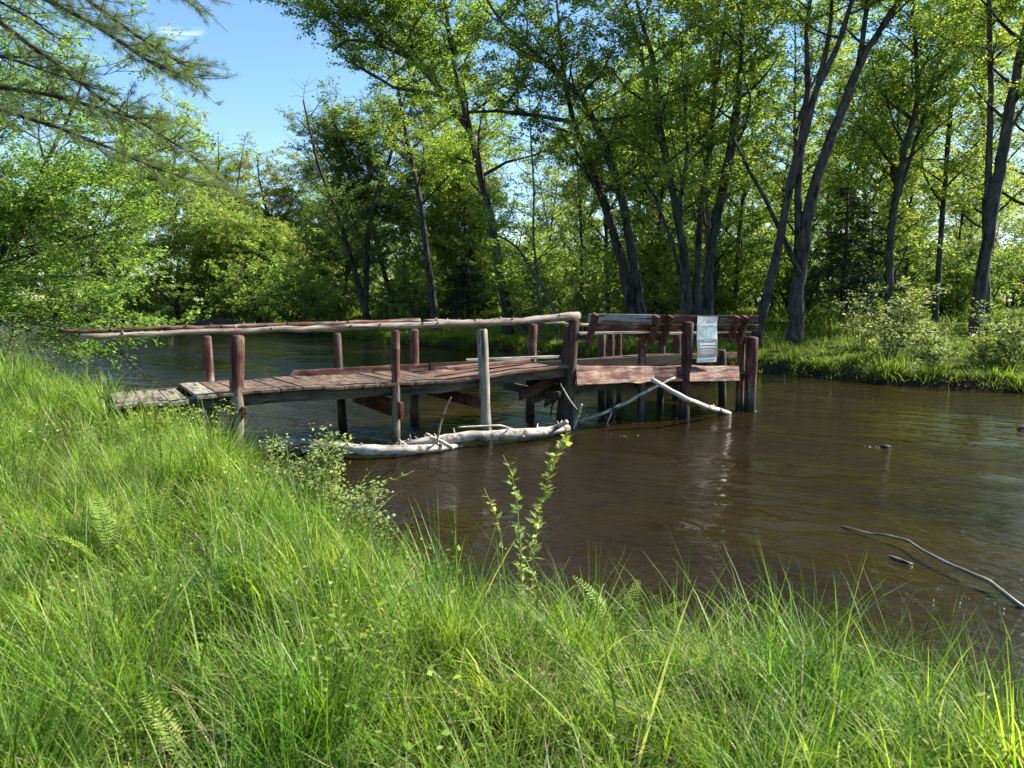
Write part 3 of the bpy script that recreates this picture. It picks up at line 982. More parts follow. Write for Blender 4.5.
for (x, y, _) in spots:
    k = int(rng.choice(len(protos), p=[0.32, 0.26, 0.22, 0.2]))
    o = copy_tree(protos[k]) if used[k] else protos[k]
    used[k] = True
    o.location = (x, y, float(ground_z(x, y)) - 0.05)
    s = rng.uniform(0.8, 1.12)
    o.scale = (s, s, s * rng.uniform(0.95, 1.1))
    o.rotation_euler = (0, 0, rng.uniform(0, 6.28))
    tag(o, "slender leafy tree standing deeper in the woods behind the far bank", "tree", WOODS_GROUP)

# understorey
def shrub_geo(seed, h, spread, n, leaf, aspect=0.55, lv=12, droop=0.0, stemr=0.012, twig_len=0.35):
    rng = np.random.default_rng(seed)
    stems = []
    for _ in range(n):
        az = rng.uniform(0, 6.28)
        tilt = abs(rng.normal(0, spread))
        d = np.array([math.cos(az) * math.sin(tilt), math.sin(az) * math.sin(tilt), math.cos(tilt)])
        q = curve(rng, [rng.normal(0, 0.1), rng.normal(0, 0.1), -0.05], d, h * rng.uniform(0.6, 1.1), 6, 0.12, 0.0 - droop)
        stems.append((q, np.linspace(stemr, 0.004, 7)))
    return tree_geo(seed, stems, f0=0.12, limbs=9 * 14 / max(h, 0.5) * 0.5, limb_len=(h * 0.18, h * 0.4), subs=5 * 3.2 / (h * 0.3) * 0.45, sub_len=(h * 0.08, h * 0.2),
                    twigs=3 * 1.1 / (h * 0.14) * 0.35, twig_len=twig_len * h * 0.3, leaves=lv, leaf=leaf, aspect=aspect, rise=(5, 60), bare=0.0, fine=False)


UNDER = "leafy bushes of the woodland edge"
bush = []
for i, (seed, h, lm, lf) in enumerate(((61, 2.6, "maple", (0.12, 0.19)), (62, 3.4, "spring", (0.12, 0.19)), (63, 2.0, "spring", (0.10, 0.17)))):
    W, Lf = shrub_geo(seed, h, 0.5, 12, tuple(q * 0.75 for q in lf), lv=17, stemr=0.03)
    bush.append(finish_tree("woodland_bush", W, Lf, M["bark"], M[lm], (0, 0, 0), None, "bush", crown="foliage"))
rng = np.random.default_rng(99)
ub = [False] * 3
placed = []
tries = 0
while len(placed) < 120 and tries < 9000:
    tries += 1
    y = rng.uniform(31, 92)
    px = rng.uniform(200, 1060)
    p = at_y(px, 308, y)
    d = float(river_dist(p[0], p[1]))
    if d < 2.2 or (px > 700 and (y < 42 or rng.uniform() < 0.45)):
        continue
    placed.append(p)
    k = int(rng.integers(0, 3))
    o = copy_tree(bush[k]) if ub[k] else bush[k]
    ub[k] = True
    o.location = (p[0], p[1], float(ground_z(p[0], p[1])) - 0.05)
    s = rng.uniform(0.8, 1.5) * (1 + max(0, p[1] - 36) / 50)
    o.scale = (s, s, s)
    o.rotation_euler = (0, 0, rng.uniform(0, 6.28))
    tag(o, "low leafy bush among the tree trunks of the far woods", "bush", UNDER)

# --- the bend on the far left
def bend_tree(seed, px, y, h, leafm, label, bark="bark", r=0.2, **kw):
    p = gbase(px, y)
    rng = np.random.default_rng(seed)
    pts = [p + [0, 0, -0.1]]
    d = np.array([rng.normal(0, 0.1), 0, 1.0])
    for _ in range(6):
        d = unit(d + rng.normal(0, 0.09, 3) + [0, 0, 0.05])
        pts.append(pts[-1] + d * h / 6)
    st = [(np.array(pts), np.linspace(r, 0.04, 7))]
    for _ in range(2):
        i = rng.integers(1, 4)
        q = curve(rng, pts[i], [rng.normal(0, 0.7), rng.normal(0, 0.5), 1], h * 0.5, 5, 0.1, 0.1)
        st.append((q, np.linspace(r * 0.5, 0.03, 6)))
    a = dict(f0=0.02, limbs=46, limb_len=(2.4, 4.8), leaf=(0.17, 0.27), leaves=18, subs=9, twigs=8, twig_len=0.8, aspect=0.42, rise=(-15, 60))
    a.update(kw)
    W, Lf = tree_geo(seed, st, **a)
    return finish_tree("river_tree", W, Lf, M[bark], M[leafm], p, label)


bend_tree(71, 176, 60, 17.0, "lime", "tall lime green tree at the left of the bend, brightest of the far group", hang=0.25, aspect=0.55)
bend_tree(72, 238, 68, 13.0, "olive", "olive willow at the bend under the bare treetop", hang=0.35)
bend_tree(73, 285, 72, 15.0, "olive", "rounded yellowish willow in the middle of the bend", hang=0.3)
bend_tree(74, 322, 70, 14.5, "spring", "pale green tree at the right of the bend, left of the bare snag", hang=0.1)
bend_tree(75, 260, 62, 7.5, "spring", "low bushy tree in front of the willows at the bend", hang=0.2)
bend_tree(76, 205, 78, 15.5, "maple", "darker tree peeping out between the lime tree and the willow")
bend_tree(77, 112, 66, 18.5, "spring", "broad tree behind the left end of the rail on the far shore")
bend_tree(78, 50, 70, 16.0, "maple", "deep green tree on the far shore behind the overhanging maple")
bend_tree(79, 345, 60, 9.5, "shade", "dull green tree right behind the foot of the bare snag")
bend_tree(80, 305, 64, 6.0, "olive", "smallest grey green tree at the water's edge of the bend")
bend_tree(81, -20, 72, 16.0, "spring", "far shore tree at the left edge of the picture")
bend_tree(84, 396, 50, 13.5, "shade", "grey green tree filling the gap right behind the forked bare topped tree", limb_len=(1.5, 3.2))
bend_tree(85, 455, 46, 12.0, "spring", "bright young tree between the straight dark trunk and the long leaning maple")
bend_tree(82, 410, 50, 18.0, "maple", "leafy tree between the bare snag and the straight dark trunk")
p = gbase(228, 66)
hero("dead_tree", 83, [(np.array([p, p + [0.3, 0, 5], p + [-0.4, 0, 9], p + [-0.2, 0, 16.0]]), np.array([0.22, 0.16, 0.1, 0.03])),
                       (np.array([p + [0.1, 0, 5.5], p + [1.2, 0, 11], p + [2.0, 0.3, 15.5]]), np.array([0.1, 0.07, 0.03]))],
     "bark", "olive", "bare dead treetop rising above the willow at the bend", f0=0.45, limbs=11, limb_len=(1.0, 2.2), subs=6, bare=1.0, rise=(40, 75))

rng = np.random.default_rng(123)
for k in range(16):                        # bushes crowding the water's edge round the bend
    px = 60 + k * 19 + rng.uniform(-6, 6)
    y = 66.0
    p = at_y(px, 310, y)
    while float(river_dist(p[0], p[1])) > 2.0 and y > 30:
        y -= 0.5
        p = at_y(px, 310, y)
    while float(river_dist(p[0], p[1])) < 1.0:
        y += 0.5
        p = at_y(px, 310, y)
    o = copy_tree(bush[k % 3])
    o.location = (p[0], p[1], float(ground_z(p[0], p[1])) - 0.1)
    s = rng.uniform(1.2, 1.9)
    o.scale = (s, s, s * 0.9)
    o.rotation_euler = (0, 0, rng.uniform(0, 6.28))
    tag(o, "low leafy bush crowding the far shore at the bend below the willows", "bush", "bushes along the shore at the bend")

# dark driftwood heap at the bend
for i, (pa, pb, r, lab) in enumerate((((192, 311), (240, 309), 0.5, "thick black waterlogged trunk lying at the bend below the willows"),
                                      ((232, 318), (335, 310), 0.28, "long dark fallen trunk reaching along the far shore at the bend"),
                                      ((262, 313), (318, 305), 0.16, "thin dark fallen limb lying on the far shore trunk"))):
    a, b = at_y(pa[0], pa[1], 57), at_y(pb[0], pb[1], 54)
    a[2], b[2] = 0.25 + 0.15 * i, 0.4 + 0.3 * i
    mb = MB()
    q = np.linspace(a, b, 9)
    q += RNG.normal(0, 0.08, q.shape)
    mb.tube(q, np.linspace(r, r * 0.55, 9), 9, rough=0.08, rng=RNG)
    for k in range(5):
        s = q[RNG.integers(1, 8)]
        mb.tube(curve(RNG, s, [RNG.normal(), RNG.normal(), 0.9], RNG.uniform(0.6, 1.6), 4, 0.2), np.linspace(0.06, 0.015, 5), 5)
    tag(mb.build("fallen_log", M["bark_dark"], smooth=True), lab, "fallen trunk")

# --- left bank: overhanging maple, bushes, white pine
s0 = stem_at(20, [(-70, 335, 15), (-40, 290, 11), (5, 250, 8), (24, 212, 6), (45, 165, 5), (70, 115, 4), (80, 90, 3)], 1)
s1 = stem_at(20, [(-66, 325, 12), (-70, 240, 10), (-60, 170, 8), (-30, 120, 6), (-10, 90, 4)], 1, base=False, ydrift=1)
s2 = stem_at(20, [(-20, 268, 5), (40, 252, 4), (90, 235, 3), (140, 228, 2)], base=False, ydrift=-1)
ex = [(np.array([at_y(-30, 300, 20), at_y(20, 300, 19), at_y(70, 306, 18), at_y(115, 318, 17), at_y(150, 326, 16.6)]), 0.045),
      (np.array([at_y(-40, 318, 20), at_y(10, 322, 18.6), at_y(50, 338, 17.6), at_y(85, 352, 17)]), 0.035),
      (np.array([at_y(22, 213, 20), at_y(60, 190, 19), at_y(110, 168, 18.6), at_y(160, 150, 18.2), at_y(195, 140, 18)]), 0.035),
      (np.array([at_y(10, 250, 20), at_y(60, 240, 21), at_y(110, 250, 22), at_y(150, 262, 22.6)]), 0.035),
      (np.array([at_y(-30, 290, 20), at_y(20, 280, 19), at_y(70, 276, 18), at_y(120, 285, 17.4)]), 0.035)]
hero("overhanging_maple", 91, [s0, s1, s2], "bark_pale", "maple", "leafy maple on the left bank leaning out low over the river", f0=0.12, limbs=44, limb_len=(1.8, 3.8), subs=11, twigs=9, leaf=(0.09, 0.15), extra=ex, rise=(-20, 40))
for i, (x, y, h, lab, lm) in enumerate(((-25.5, 30, 12, "tall tree on the left bank behind the overhanging maple", "maple"),
                                        (-33, 38, 14, "second left bank tree, standing farther up the river", "spring"),
                                        (-20, 23, 9, "bushy tree close beside the overhanging maple's trunk", "spring"))):
    rng = np.random.default_rng(200 + i)
    z = float(ground_z(x, y))
    pts = np.array([[x, y, z - 0.1], [x + 0.3, y, z + h * 0.3], [x + 0.8, y - 0.2, z + h * 0.65], [x + 0.9, y, z + h]])
    hero("left_bank_tree", 210 + i, [(pts, np.array([0.22, 0.16, 0.1, 0.04]))], "bark", lm, lab, f0=0.08, limbs=30, limb_len=(2, 4.2), leaf=(0.12, 0.19), rise=(-10, 45))
# bare twiggy branch that dips to the water
mb = MB()
q = np.array([at_y(-10, 318, 17), at_y(45, 325, 16.6), at_y(100, 340, 16.2), at_y(125, 356, 16), at_y(143, 374, 15.8), at_y(152, 384, 15.7)])
mb.tube(q, np.linspace(0.024, 0.006, 6), 6)
for k in range(60):
    f = RNG.uniform(0.25, 1)
    s, d, _ = sample_line(q, f)
    c = curve(RNG, s, d + RNG.normal(0, 0.7, 3), RNG.uniform(0.3, 0.9), 4, 0.2)
    mb.tube(c, np.linspace(0.008, 0.003, 5), 3, cap=False)
tag(mb.build("hanging_branch", M["bark_dark"], smooth=True), "bare twiggy branch dipping to the water beyond the bridge's left end", "branch")

def pine():
    rng = np.random.default_rng(5)
    base = np.array([-10.2, 10.4, float(ground_z(-10.2, 10.4))])
    W, Lf = MB(), MB()
    W.tube(base + np.array([[0, 0, -0.2], [0.1, 0, 5], [0.0, 0.1, 10], [0.1, 0, 17]]), [0.34, 0.27, 0.18, 0.04], 12, rough=0.05, rng=rng)
    tufts_p, tufts_d = [], []

    def bough(px, r0, y0, y1, start=0.25, dens=1.0, side=1.0, tuft=1.0):
        n = len(px)
        q = np.array([at_y(a, b_, y0 + (y1 - y0) * i / (n - 1)) for i, (a, b_) in enumerate(px)])
        h = q[0][2] - 0.4
        q = np.vstack([base + [0.1, 0, h - base[2]], q])
        W.tube(q, np.linspace(r0, 0.006, len(q)), 6, cap=False)
        ll = np.linalg.norm(np.diff(q, axis=0), axis=1).sum()
        k = int(ll * 8 * dens)
        for j in range(k):
            f = start + (1 - start) * (j + rng.uniform()) / k
            p, d, _ = sample_line(q, min(f, 0.995))
            lat = unit(np.cross(d, [0, 0, 1.0])) * (1 if j % 2 else -1)
            dv = d * rng.uniform(0.7, 1.2) + lat * rng.uniform(0.3, 0.9) + [0, 0, rng.normal(-0.05, 0.42)]
            sl = side * rng.uniform(0.35, 0.9) * (1.25 - 0.6 * f)
            s = curve(rng, p, dv, sl, 4, 0.1, 0.12)
            W.tube(s, np.linspace(0.007, 0.003, 5), 3, cap=False)
            for _ in range(int(rng.integers(7, 12) * tuft)):
                pp, dd, _l = sample_line(s, rng.uniform(0.2, 1))
                tufts_p.append(pp)
                tufts_d.append(unit(dd + rng.normal(0, 0.3, 3)))

    bough([(-150, -90), (-40, -40), (47, 0), (95, 25), (150, 62), (178, 74), (194, 78)], 0.05, 9.6, 8.6, 0.42, 1.5)
    bough([(-100, -110), (20, -50), (95, 5), (140, 38), (176, 60), (190, 68)], 0.04, 9.6, 8.8, 0.5, 1.4)
    bough([(-60, -120), (60, -80), (120, -40), (165, -14), (196, -4)], 0.04, 9.4, 8.6, 0.5, 1.2)
    bough([(-160, -40), (-60, 0), (0, 22), (35, 49), (56, 63), (100, 98), (150, 128), (188, 152), (224, 182)], 0.05, 9.8, 9.0, 0.34, 1.5)
    bough([(-160, 20), (-60, 60), (0, 87), (40, 93), (90, 105), (132, 118), (158, 118)], 0.05, 9.8, 8.9, 0.3, 1.6, 1.1)
    bough([(-160, 60), (-60, 95), (0, 110), (60, 128), (110, 148), (155, 168), (198, 182)], 0.05, 9.9, 9.4, 0.34, 1.5, 1.1)
    bough([(-160, 0), (-80, 30), (-20, 50), (20, 62), (60, 76), (90, 86)], 0.04, 9.2, 8.6, 0.3, 1.3, 1.0, 0.6)
    bough([(-160, -20), (-80, -10), (0, 2), (30, 18), (60, 40)], 0.035, 9.2, 8.6, 0.3, 1.0, 0.8, 0.25)
    for k in range(26):                   # boughs on the tree's other sides and above
        az = rng.uniform(1.2, 5.6)
        h = rng.uniform(4, 16.5)
        q = curve(rng, base + [0.1, 0, h], [math.cos(az), math.sin(az), 0.1], rng.uniform(2.5, 4.5) * (1.15 - h / 22), 7, 0.05, -0.1)
        W.tube(q, np.linspace(0.05, 0.008, len(q)), 5, cap=False)
        for j in range(40):
            p, d, _ = sample_line(q, rng.uniform(0.25, 1))
            lat = unit(np.cross(d, [0, 0, 1.0])) * rng.choice([-1, 1])
            for _ in range(4):
                tufts_p.append(p + lat * rng.uniform(0, 0.6) + d * rng.uniform(0, 0.3))
                tufts_d.append(unit(lat + d + rng.normal(0, 0.3, 3)))
    P, D = np.array(tufts_p), np.array(tufts_d)
    own = np.repeat(np.arange(len(P)), 20)
    n = len(own)
    A = D[own] * 0.8 + rng.normal(0, 0.42, (n, 3))
    C = P[own] + D[own] * rng.uniform(0, 0.06, n)[:, None]
    ll = rng.uniform(0.055, 0.1, n)
    add_leaves(Lf, C, A, rng.normal(0, 1, (n, 3)), ll, np.full(n, 0.0032), fold=0.0)
    return finish_tree("white_pine", W, Lf, M["bark"], M["needle"], base, "white pine on the left whose long soft boughs droop across the sky")


pine()

# --- shrubs on the far bank and on the near bank
def place_shrub(name, seed, px, py, y, h, spread, n, leafm, leaf, label, lv=10, bark="bark", aspect=0.55, cat="shrub", stemr=0.012):
    W, Lf = shrub_geo(seed, h, spread, n, leaf, aspect, lv, stemr=stemr)
    if y is None:
        p = on_z(px, py, 0.5)
    else:
        p = at_y(px, py, y)
    p[2] = float(ground_z(p[0], p[1]))
    root = finish_tree(name, W, Lf, M[bark], M[leafm], (0, 0, 0), label, cat, crown="foliage")
    root.location = p
    return root


place_shrub("pale_shrub", 301, 893, 360, 20.6, 2.1, 0.5, 14, "pale", (0.08, 0.12), "pale silvery shrub leaning over the water on the right of the far bank", 8)
place_shrub("pale_shrub", 302, 925, 370, 19.3, 1.0, 0.8, 12, "pale", (0.07, 0.11), "low pale shrub touching the water just right of the taller silvery shrub", 6)
place_shrub("pale_shrub", 303, 1018, 350, 18.6, 1.6, 0.6, 13, "pale", (0.07, 0.11), "pale shrub at the right edge in front of the thick trunk", 6)
place_shrub("pale_shrub", 304, 985, 370, 18.6, 1.0, 0.8, 7, "olive", (0.07, 0.11), "small dull shrub at the foot of the thick right trunk", 6)
place_shrub("pale_shrub", 305, 868, 320, 23.0, 2.2, 0.4, 7, "pale", (0.07, 0.11), "taller thin pale shrub behind the silvery shrub, in front of the hemlock", 5)
place_shrub("river_bush", 306, 6, 375, 13.5, 1.3, 0.7, 10, "shade", (0.05, 0.08), "dark leafy bush at the left edge where the grass meets the water", 6)
place_shrub("leafy_shrub", 311, 309, 470, 6.9, 0.8, 0.24, 12, "sprig", (0.03, 0.052), "yellow green leafy shrub standing in front of the pale fallen log", 10, "stem_green", stemr=0.006)
place_shrub("leafy_shrub", 312, 334, 480, 6.2, 0.5, 0.45, 9, "sprig", (0.028, 0.048), "lower yellow green shrub right of the taller one before the log", 9, "stem_green", stemr=0.006)
place_shrub("leafy_shrub", 313, 212, 432, 8.3, 0.75, 0.4, 5, "lime", (0.035, 0.06), "bright small shrub at the foot of the nearest red post", 6, "stem_green", stemr=0.006)


def sprig(name, pts, y, leafm, leaf, label, n, y1=None, r=0.004):
    """one wand-like stem with opposite leaves, foot in the ground"""
    q = [at_y(a, b_, y + ((y1 or y) - y) * i / (len(pts) - 1)) for i, (a, b_) in enumerate(pts)]
    b = q[0].copy()
    b[2] = float(ground_z(b[0], b[1]))
    q = np.array([b + [0, 0, -0.05]] + q)
    W, Lf = MB(), MB()
    W.tube(q, np.linspace(r * 1.4, r * 0.5, len(q)), 5)
    C, A = [], []
    for k in range(n):
        f = 0.12 + 0.87 * k / n
        p, d, _ = sample_line(q, f)
        az = k * 2.0
        if RNG.uniform() < 0.18:
            continue
        for s in (0, math.pi + RNG.normal(0, 0.5)):
            if RNG.uniform() < 0.15:
                continue
            lat = np.array([math.cos(az + s), math.sin(az + s), 0.35])
            for rep in range(2):
                C.append(p + RNG.normal(0, 0.006, 3))
                A.append(lat + d * 0.5 + RNG.normal(0, 0.3, 3))
    C, A = np.array(C), np.array(A)
    m_ = len(C)
    ll = RNG.uniform(leaf[0] * 0.7, leaf[1], m_)
    add_leaves(Lf, C, A + [0, 0, -0.25], np.array([0, 0, 1.0]) + RNG.normal(0, 0.5, (m_, 3)), ll, ll * 0.46)
    W.v = [v - b for v in W.v]
    Lf.v = [v - b for v in Lf.v]
    root = empty(name, b)
    tag(root, label, "sapling")
    W.build("stem", M["stem_green"], root, smooth=True)
    Lf.build("leaves", M[leafm], root)


sprig("sapling_shoot", [(531, 592), (533, 555), (538, 520), (545, 490), (556, 455), (570, 432)], 4.15, "sprig", (0.045, 0.085), "tallest leafy shoot rising from the grass against the water", 64)
sprig("sapling_shoot", [(522, 590), (520, 540), (517, 505), (512, 475), (503, 455)], 4.2, "sprig", (0.035, 0.07), "thin leafy shoot just left of the tallest one", 38)
sprig("sapling_shoot", [(505, 585), (500, 530), (494, 510), (484, 488)], 4.25, "sprig", (0.03, 0.06), "shortest sparse shoot left of the two tall ones", 20)
sprig("sapling_shoot", [(340, 520), (352, 492), (368, 487), (390, 481), (414, 471)], 5.3, "sprig", (0.035, 0.06), "leafy shoot bending right over the dark water near the log", 13)
sprig("sapling_shoot", [(100, 400), (107, 388), (105, 376)], 8.4, "sprig", (0.04, 0.07), "little sprig on the grass edge left of the grey planks", 5)


def fern(seed, px, py, y, fronds, size, label):
    rng = np.random.default_rng(seed)
    b = at_y(px, py, y)
    b[2] = float(ground_z(b[0], b[1]))
    root = empty("fern", b)
    tag(root, label, "fern")
    for (az, tilt, ln) in fronds:
        W = MB()
        ln = ln * size
        K = 16
        pts = [np.array([0, 0, -0.03])]
        for k in range(K):
            th = R(tilt) + R(55) * (k / K) ** 2
            st = ln / K
            pts.append(pts[-1] + np.array([math.cos(az) * math.sin(th), math.sin(az) * math.sin(th), math.cos(th)]) * st)
        pts = np.array(pts)
        W.tube(pts, np.linspace(0.004, 0.001, len(pts)), 4, cap=False)
        C, A, Nn, LL = [], [], [], []
        for f in np.linspace(0.28, 0.99, 22):
            p, d, _ = sample_line(pts, f)
            w = 0.115 * ln * math.sin(min(1, (f - 0.2) * 2.2) * math.pi / 2) * (1.02 - f) ** 0.55 * 1.5
            lat = unit(np.cross(d, [math.cos(az), math.sin(az), 0.4]))
            nrm = np.cross(lat, d)
            for s in (-1, 1):
                C.append(p)
                A.append(lat * s + d * 0.35 + rng.normal(0, 0.06, 3))
                Nn.append(nrm + rng.normal(0, 0.1, 3))
                LL.append(w)
        LL = np.array(LL) + 0.006
        add_leaves(W, np.array(C), np.array(A), np.array(Nn), LL, np.minimum(LL * 0.27, 0.02), fold=0.05)
        W.build("frond", M["fern"], root)


fern(1, 190, 700, 2.3, [(2.6, 26, 1.0), (0.4, 38, 1.0), (3.6, 40, 0.8), (5.2, 36, 0.8)], 0.42, "pair of bright fern fronds in the grass at the lower left")
fern(2, 625, 640, 3.35, [(2.6, 20, 1.0), (0.3, 34, 0.9), (3.6, 36, 0.85), (1.2, 26, 0.9)], 0.48, "bright upright fern in the grass right of the tall shoots")
fern(3, 112, 545, 4.3, [(2.3, 22, 1.0), (0.9, 18, 0.9), (3.4, 34, 0.8), (0.1, 38, 0.8), (1.7, 30, 0.9)], 0.6, "yellow green fern high in the grass on the left")
fern(4, 395, 535, 5.0, [(1.3, 10, 1.0), (0.1, 38, 1.0), (2.8, 34, 0.8)], 0.55, "bright fern at the grass edge by the dark water below the log")
fern(5, 150, 540, 4.5, [(1.5, 18, 1.0), (0.2, 34, 0.8), (3.0, 30, 0.9)], 0.6, "small dark fern between the left fern and the shrubs")

# ------------------------------------------------------------------ the broken footbridge
O = on_z(395, 449, 0)
B = on_z(751, 411, 0)
yaw = math.atan2(B[1] - O[1], B[0] - O[0])
UV = np.array([math.cos(yaw), math.sin(yaw), 0])
TV = np.array([-math.sin(yaw), math.cos(yaw), 0])


def pl(px, py, t):
    """sight line meets the upright plane at offset t across the bridge -> local (s, t, z)"""
    d = ray(px, py)
    k = ((O + TV * t - CAM) @ TV) / (d @ TV)
    P = CAM + d * k
    return np.array([(P - O) @ UV, t, P[2]])


WD = 1.85
bridge = empty("footbridge", O, yaw)
tag(bridge, "old broken wooden footbridge on red posts running out over the river", "footbridge")


def prof(pts, t):
    a = np.array([pl(x, y, t) for x, y in pts])
    return a[:, 0], a[:, 2]


def post(pt, pb, t, w, mat, top_cut=0.0, zb=-0.6, sq=False, name="post"):
    a, b_ = pl(pt[0], pt[1], t), pl(pb[0], pb[1], t)
    d = unit(b_ - a)
    k = (zb - a[2]) / d[2]
    e = a + d * k
    dist = (O + UV * a[0] + TV * t)[1]
    r = 0.5 * w * dist / FPX
    mb = MB()
    n = 9
    P = np.linspace(a, e, n)
    P[1:-1] += RNG.normal(0, 0.0028, (n - 2, 3))
    P = np.vstack([P[:1] + d * 0.0, P[:1] + d * 0.025, P[1:]])
    rr = r * (1 + 0.04 * np.sin(np.linspace(0, 9, len(P)))) * np.linspace(0.95, 1.06, len(P))
    rr[0] *= 0.82
    mb.tube(P, rr, 14, rough=0.025, rng=RNG)
    o = mb.build(name, M[mat], bridge, smooth=True)
    return a[0]


S = {}
S[236] = post((237.5, 335), (236.7, 466), 0, 14, "post")
S[395] = post((395.3, 330), (396.3, 449), 0, 8.5, "post")
S[484] = post((482, 329), (486.5, 439), 0, 11, "post_bare")
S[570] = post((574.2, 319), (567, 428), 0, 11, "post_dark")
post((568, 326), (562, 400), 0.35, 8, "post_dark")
S[685] = post((688.5, 322), (683.5, 418), -0.02, 11, "post_red")
S[751] = post((752.3, 337), (749.5, 411), 0, 12, "post_red")
post((741.5, 335), (739.5, 411), 0.2, 8, "post_red")
F = {}
F[207] = post((206.5, 336), (211, 400), WD, 9, "post")
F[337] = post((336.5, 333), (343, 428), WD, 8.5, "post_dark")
F[414] = post((414, 329), (415, 423), WD, 9, "post")
F[532] = post((533, 324), (530, 414), WD, 9, "post")
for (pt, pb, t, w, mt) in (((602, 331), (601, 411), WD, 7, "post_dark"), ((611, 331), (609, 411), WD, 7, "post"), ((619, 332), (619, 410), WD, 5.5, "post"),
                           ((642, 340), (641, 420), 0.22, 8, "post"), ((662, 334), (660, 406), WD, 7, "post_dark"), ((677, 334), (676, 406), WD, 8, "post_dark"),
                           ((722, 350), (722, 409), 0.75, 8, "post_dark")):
    post(pt, pb, t, w, mt)


def rail(px, t, w0, w1, mat, name="handrail"):
    P = np.array([pl(x, y, t) for x, y in px])
    n = 34
    f = np.linspace(0, 1, n)
    Q = np.array([sample_line(P, q)[0] for q in f])
    Q[1:-1] += RNG.normal(0, 0.006, (n - 2, 3))
    dist = np.array([(O + UV * q[0] + TV * t)[1] for q in Q])
    rr = 0.43 * np.linspace(w0, w1, n) * dist / FPX
    rr *= 1 + 0.06 * RNG.normal(size=n).clip(-1, 1.6)
    mb = MB()
    mb.tube(Q, rr, 12, rough=0.03, rng=RNG)
    for _ in range(16):
        i = RNG.integers(2, n - 2)
        a = RNG.uniform(0, math.pi)
        d = np.array([0.2, -math.cos(a), math.sin(a)])
        mb.tube(np.array([Q[i], Q[i] + d * rr[i] * 0.9, Q[i] + d * (rr[i] + 0.025)]), [0.022, 0.016, 0.009], 6)
    return mb.build(name, M[mat], bridge, smooth=True)


rail([(80, 336.5), (130, 335), (236, 330.5), (330, 328), (395, 325.8), (480, 323.2), (540, 319.5), (579, 315.8)], 0, 6, 9, "rail")
rail([(58, 331.6), (150, 328.8), (240, 326.6), (330, 324), (420, 320.8)], WD, 4.6, 6, "rail_red")
rail([(424, 321), (541, 322), (592, 325.6)], WD, 4, 4.5, "rail")

# deck
ns, nz = prof([(197, 396.6), (230, 393.4), (266, 389.5), (309, 387), (328, 387), (373, 384.4), (391, 383.2), (440, 381), (452.5, 380.4)], -0.06)
fs, fz = prof([(184, 383), (250, 379.4), (267, 378), (289, 376), (342, 374), (390, 370.5), (452, 367)], WD)


def znear(s):
    return float(np.interp(s, ns, nz))


def zfar(s):
    return float(np.interp(s, fs, fz)) - 0.0


def plank(s0, s1, z0, z1, t0, t1, th, mat, name="plank", tilt=0.0):
    mb = MB()
    j = RNG.normal(0, 0.006, 4)
    c = []
    for (t, z) in ((t0, z0), (t1, z1)):
        for (s, up, k) in ((s0, -th, 0), (s1, -th, 1), (s1, 0, 1), (s0, 0, 0)):
            c.append((s + RNG.normal(0, 0.003), t, z + up + (tilt if k else -tilt) + j[k]))
    mb.hexa(np.array(c))
    return mb.build(name, M[mat], bridge, bevel=0.006)


s = float(ns[0])
pw = 0.262
i = 0
while s < ns[-1] - 0.1:
    w = pw * RNG.uniform(0.88, 1.1)
    m_ = s + w / 2
    plank(s + 0.006, s + w - 0.006, znear(m_), min(zfar(m_), znear(m_) + 0.12), -0.06 + RNG.normal(0, 0.015), WD - 0.02 + RNG.normal(0, 0.02), 0.042, "deck_old" if i < 1 else "deck", tilt=RNG.normal(0, 0.004))
    s += w
    i += 1
DECK_END = s
# low grey planks that have dropped at the shore end
edges = [pl(114, 405, 0), pl(142, 403.6, 0), pl(170.3, 402, 0), pl(190, 400.5, 0)]
for a, b_ in zip(edges[:-1], edges[1:]):
    zm = (a[2] + b_[2]) / 2
    plank(a[0] + 0.01, b_[0] - 0.012, zm, zm - 0.02, 0.0, 1.55, 0.05, "deck_old", tilt=0.008)
# ramp of long boards
rs, rz = prof([(444, 381.5), (480, 375.6), (518, 370.4), (562, 365.4), (580, 364.8)], -0.04)
nb = 4
for k in range(nb):
    t0, t1 = -0.04 + k * 0.46, -0.04 + k * 0.46 + 0.445
    ss = np.linspace(DECK_END - 0.1 - 0.05 * k, rs[-1] + RNG.uniform(-0.05, 0.1), 7)
    mb = MB()
    zz = np.interp(ss, rs, rz) + 0.004 * RNG.normal(size=7) - 0.02 * k
    if k:
        zz = zz - 0.03
    th = 0.045
    V, Qd = [], []
    for a, z in zip(ss, zz):
        V += [(a, t0, z - th), (a, t1, z - th), (a, t1, z + 0.01 * RNG.normal()), (a, t0, z)]
    for a in range(6):
        b0 = a * 4
        for c in range(4):
            d = (c + 1) % 4
            Qd.append((b0 + c, b0 + 4 + c, b0 + 4 + d, b0 + d))
    Qd += [(0, 1, 2, 3), (24 + 3, 24 + 2, 24 + 1, 24)]
    mb.add(V, Qd)
    mb.build("long_plank", M["ramp"], bridge, bevel=0.006)
mb = MB()
mb.board(pl(466, 361.5, 1.45) + [0, 0, 0.02], pl(556, 356.6, 1.55), 0.14, 0.045, rng=RNG, jag=0.05)
tag(mb.build("loose_board", M["grey_board"], bridge, bevel=0.005), "loose pale grey board lying on top")
mb = MB()
mb.board(pl(447, 370, 0.9) + [0, 0, 0.03], pl(528, 361.5, 1.1) + [0, 0, 0.02], 0.16, 0.045, rng=RNG, jag=0.05)
tag(mb.build("loose_board", M["ramp"], bridge, bevel=0.005), "loose reddish board lying along the ramp")

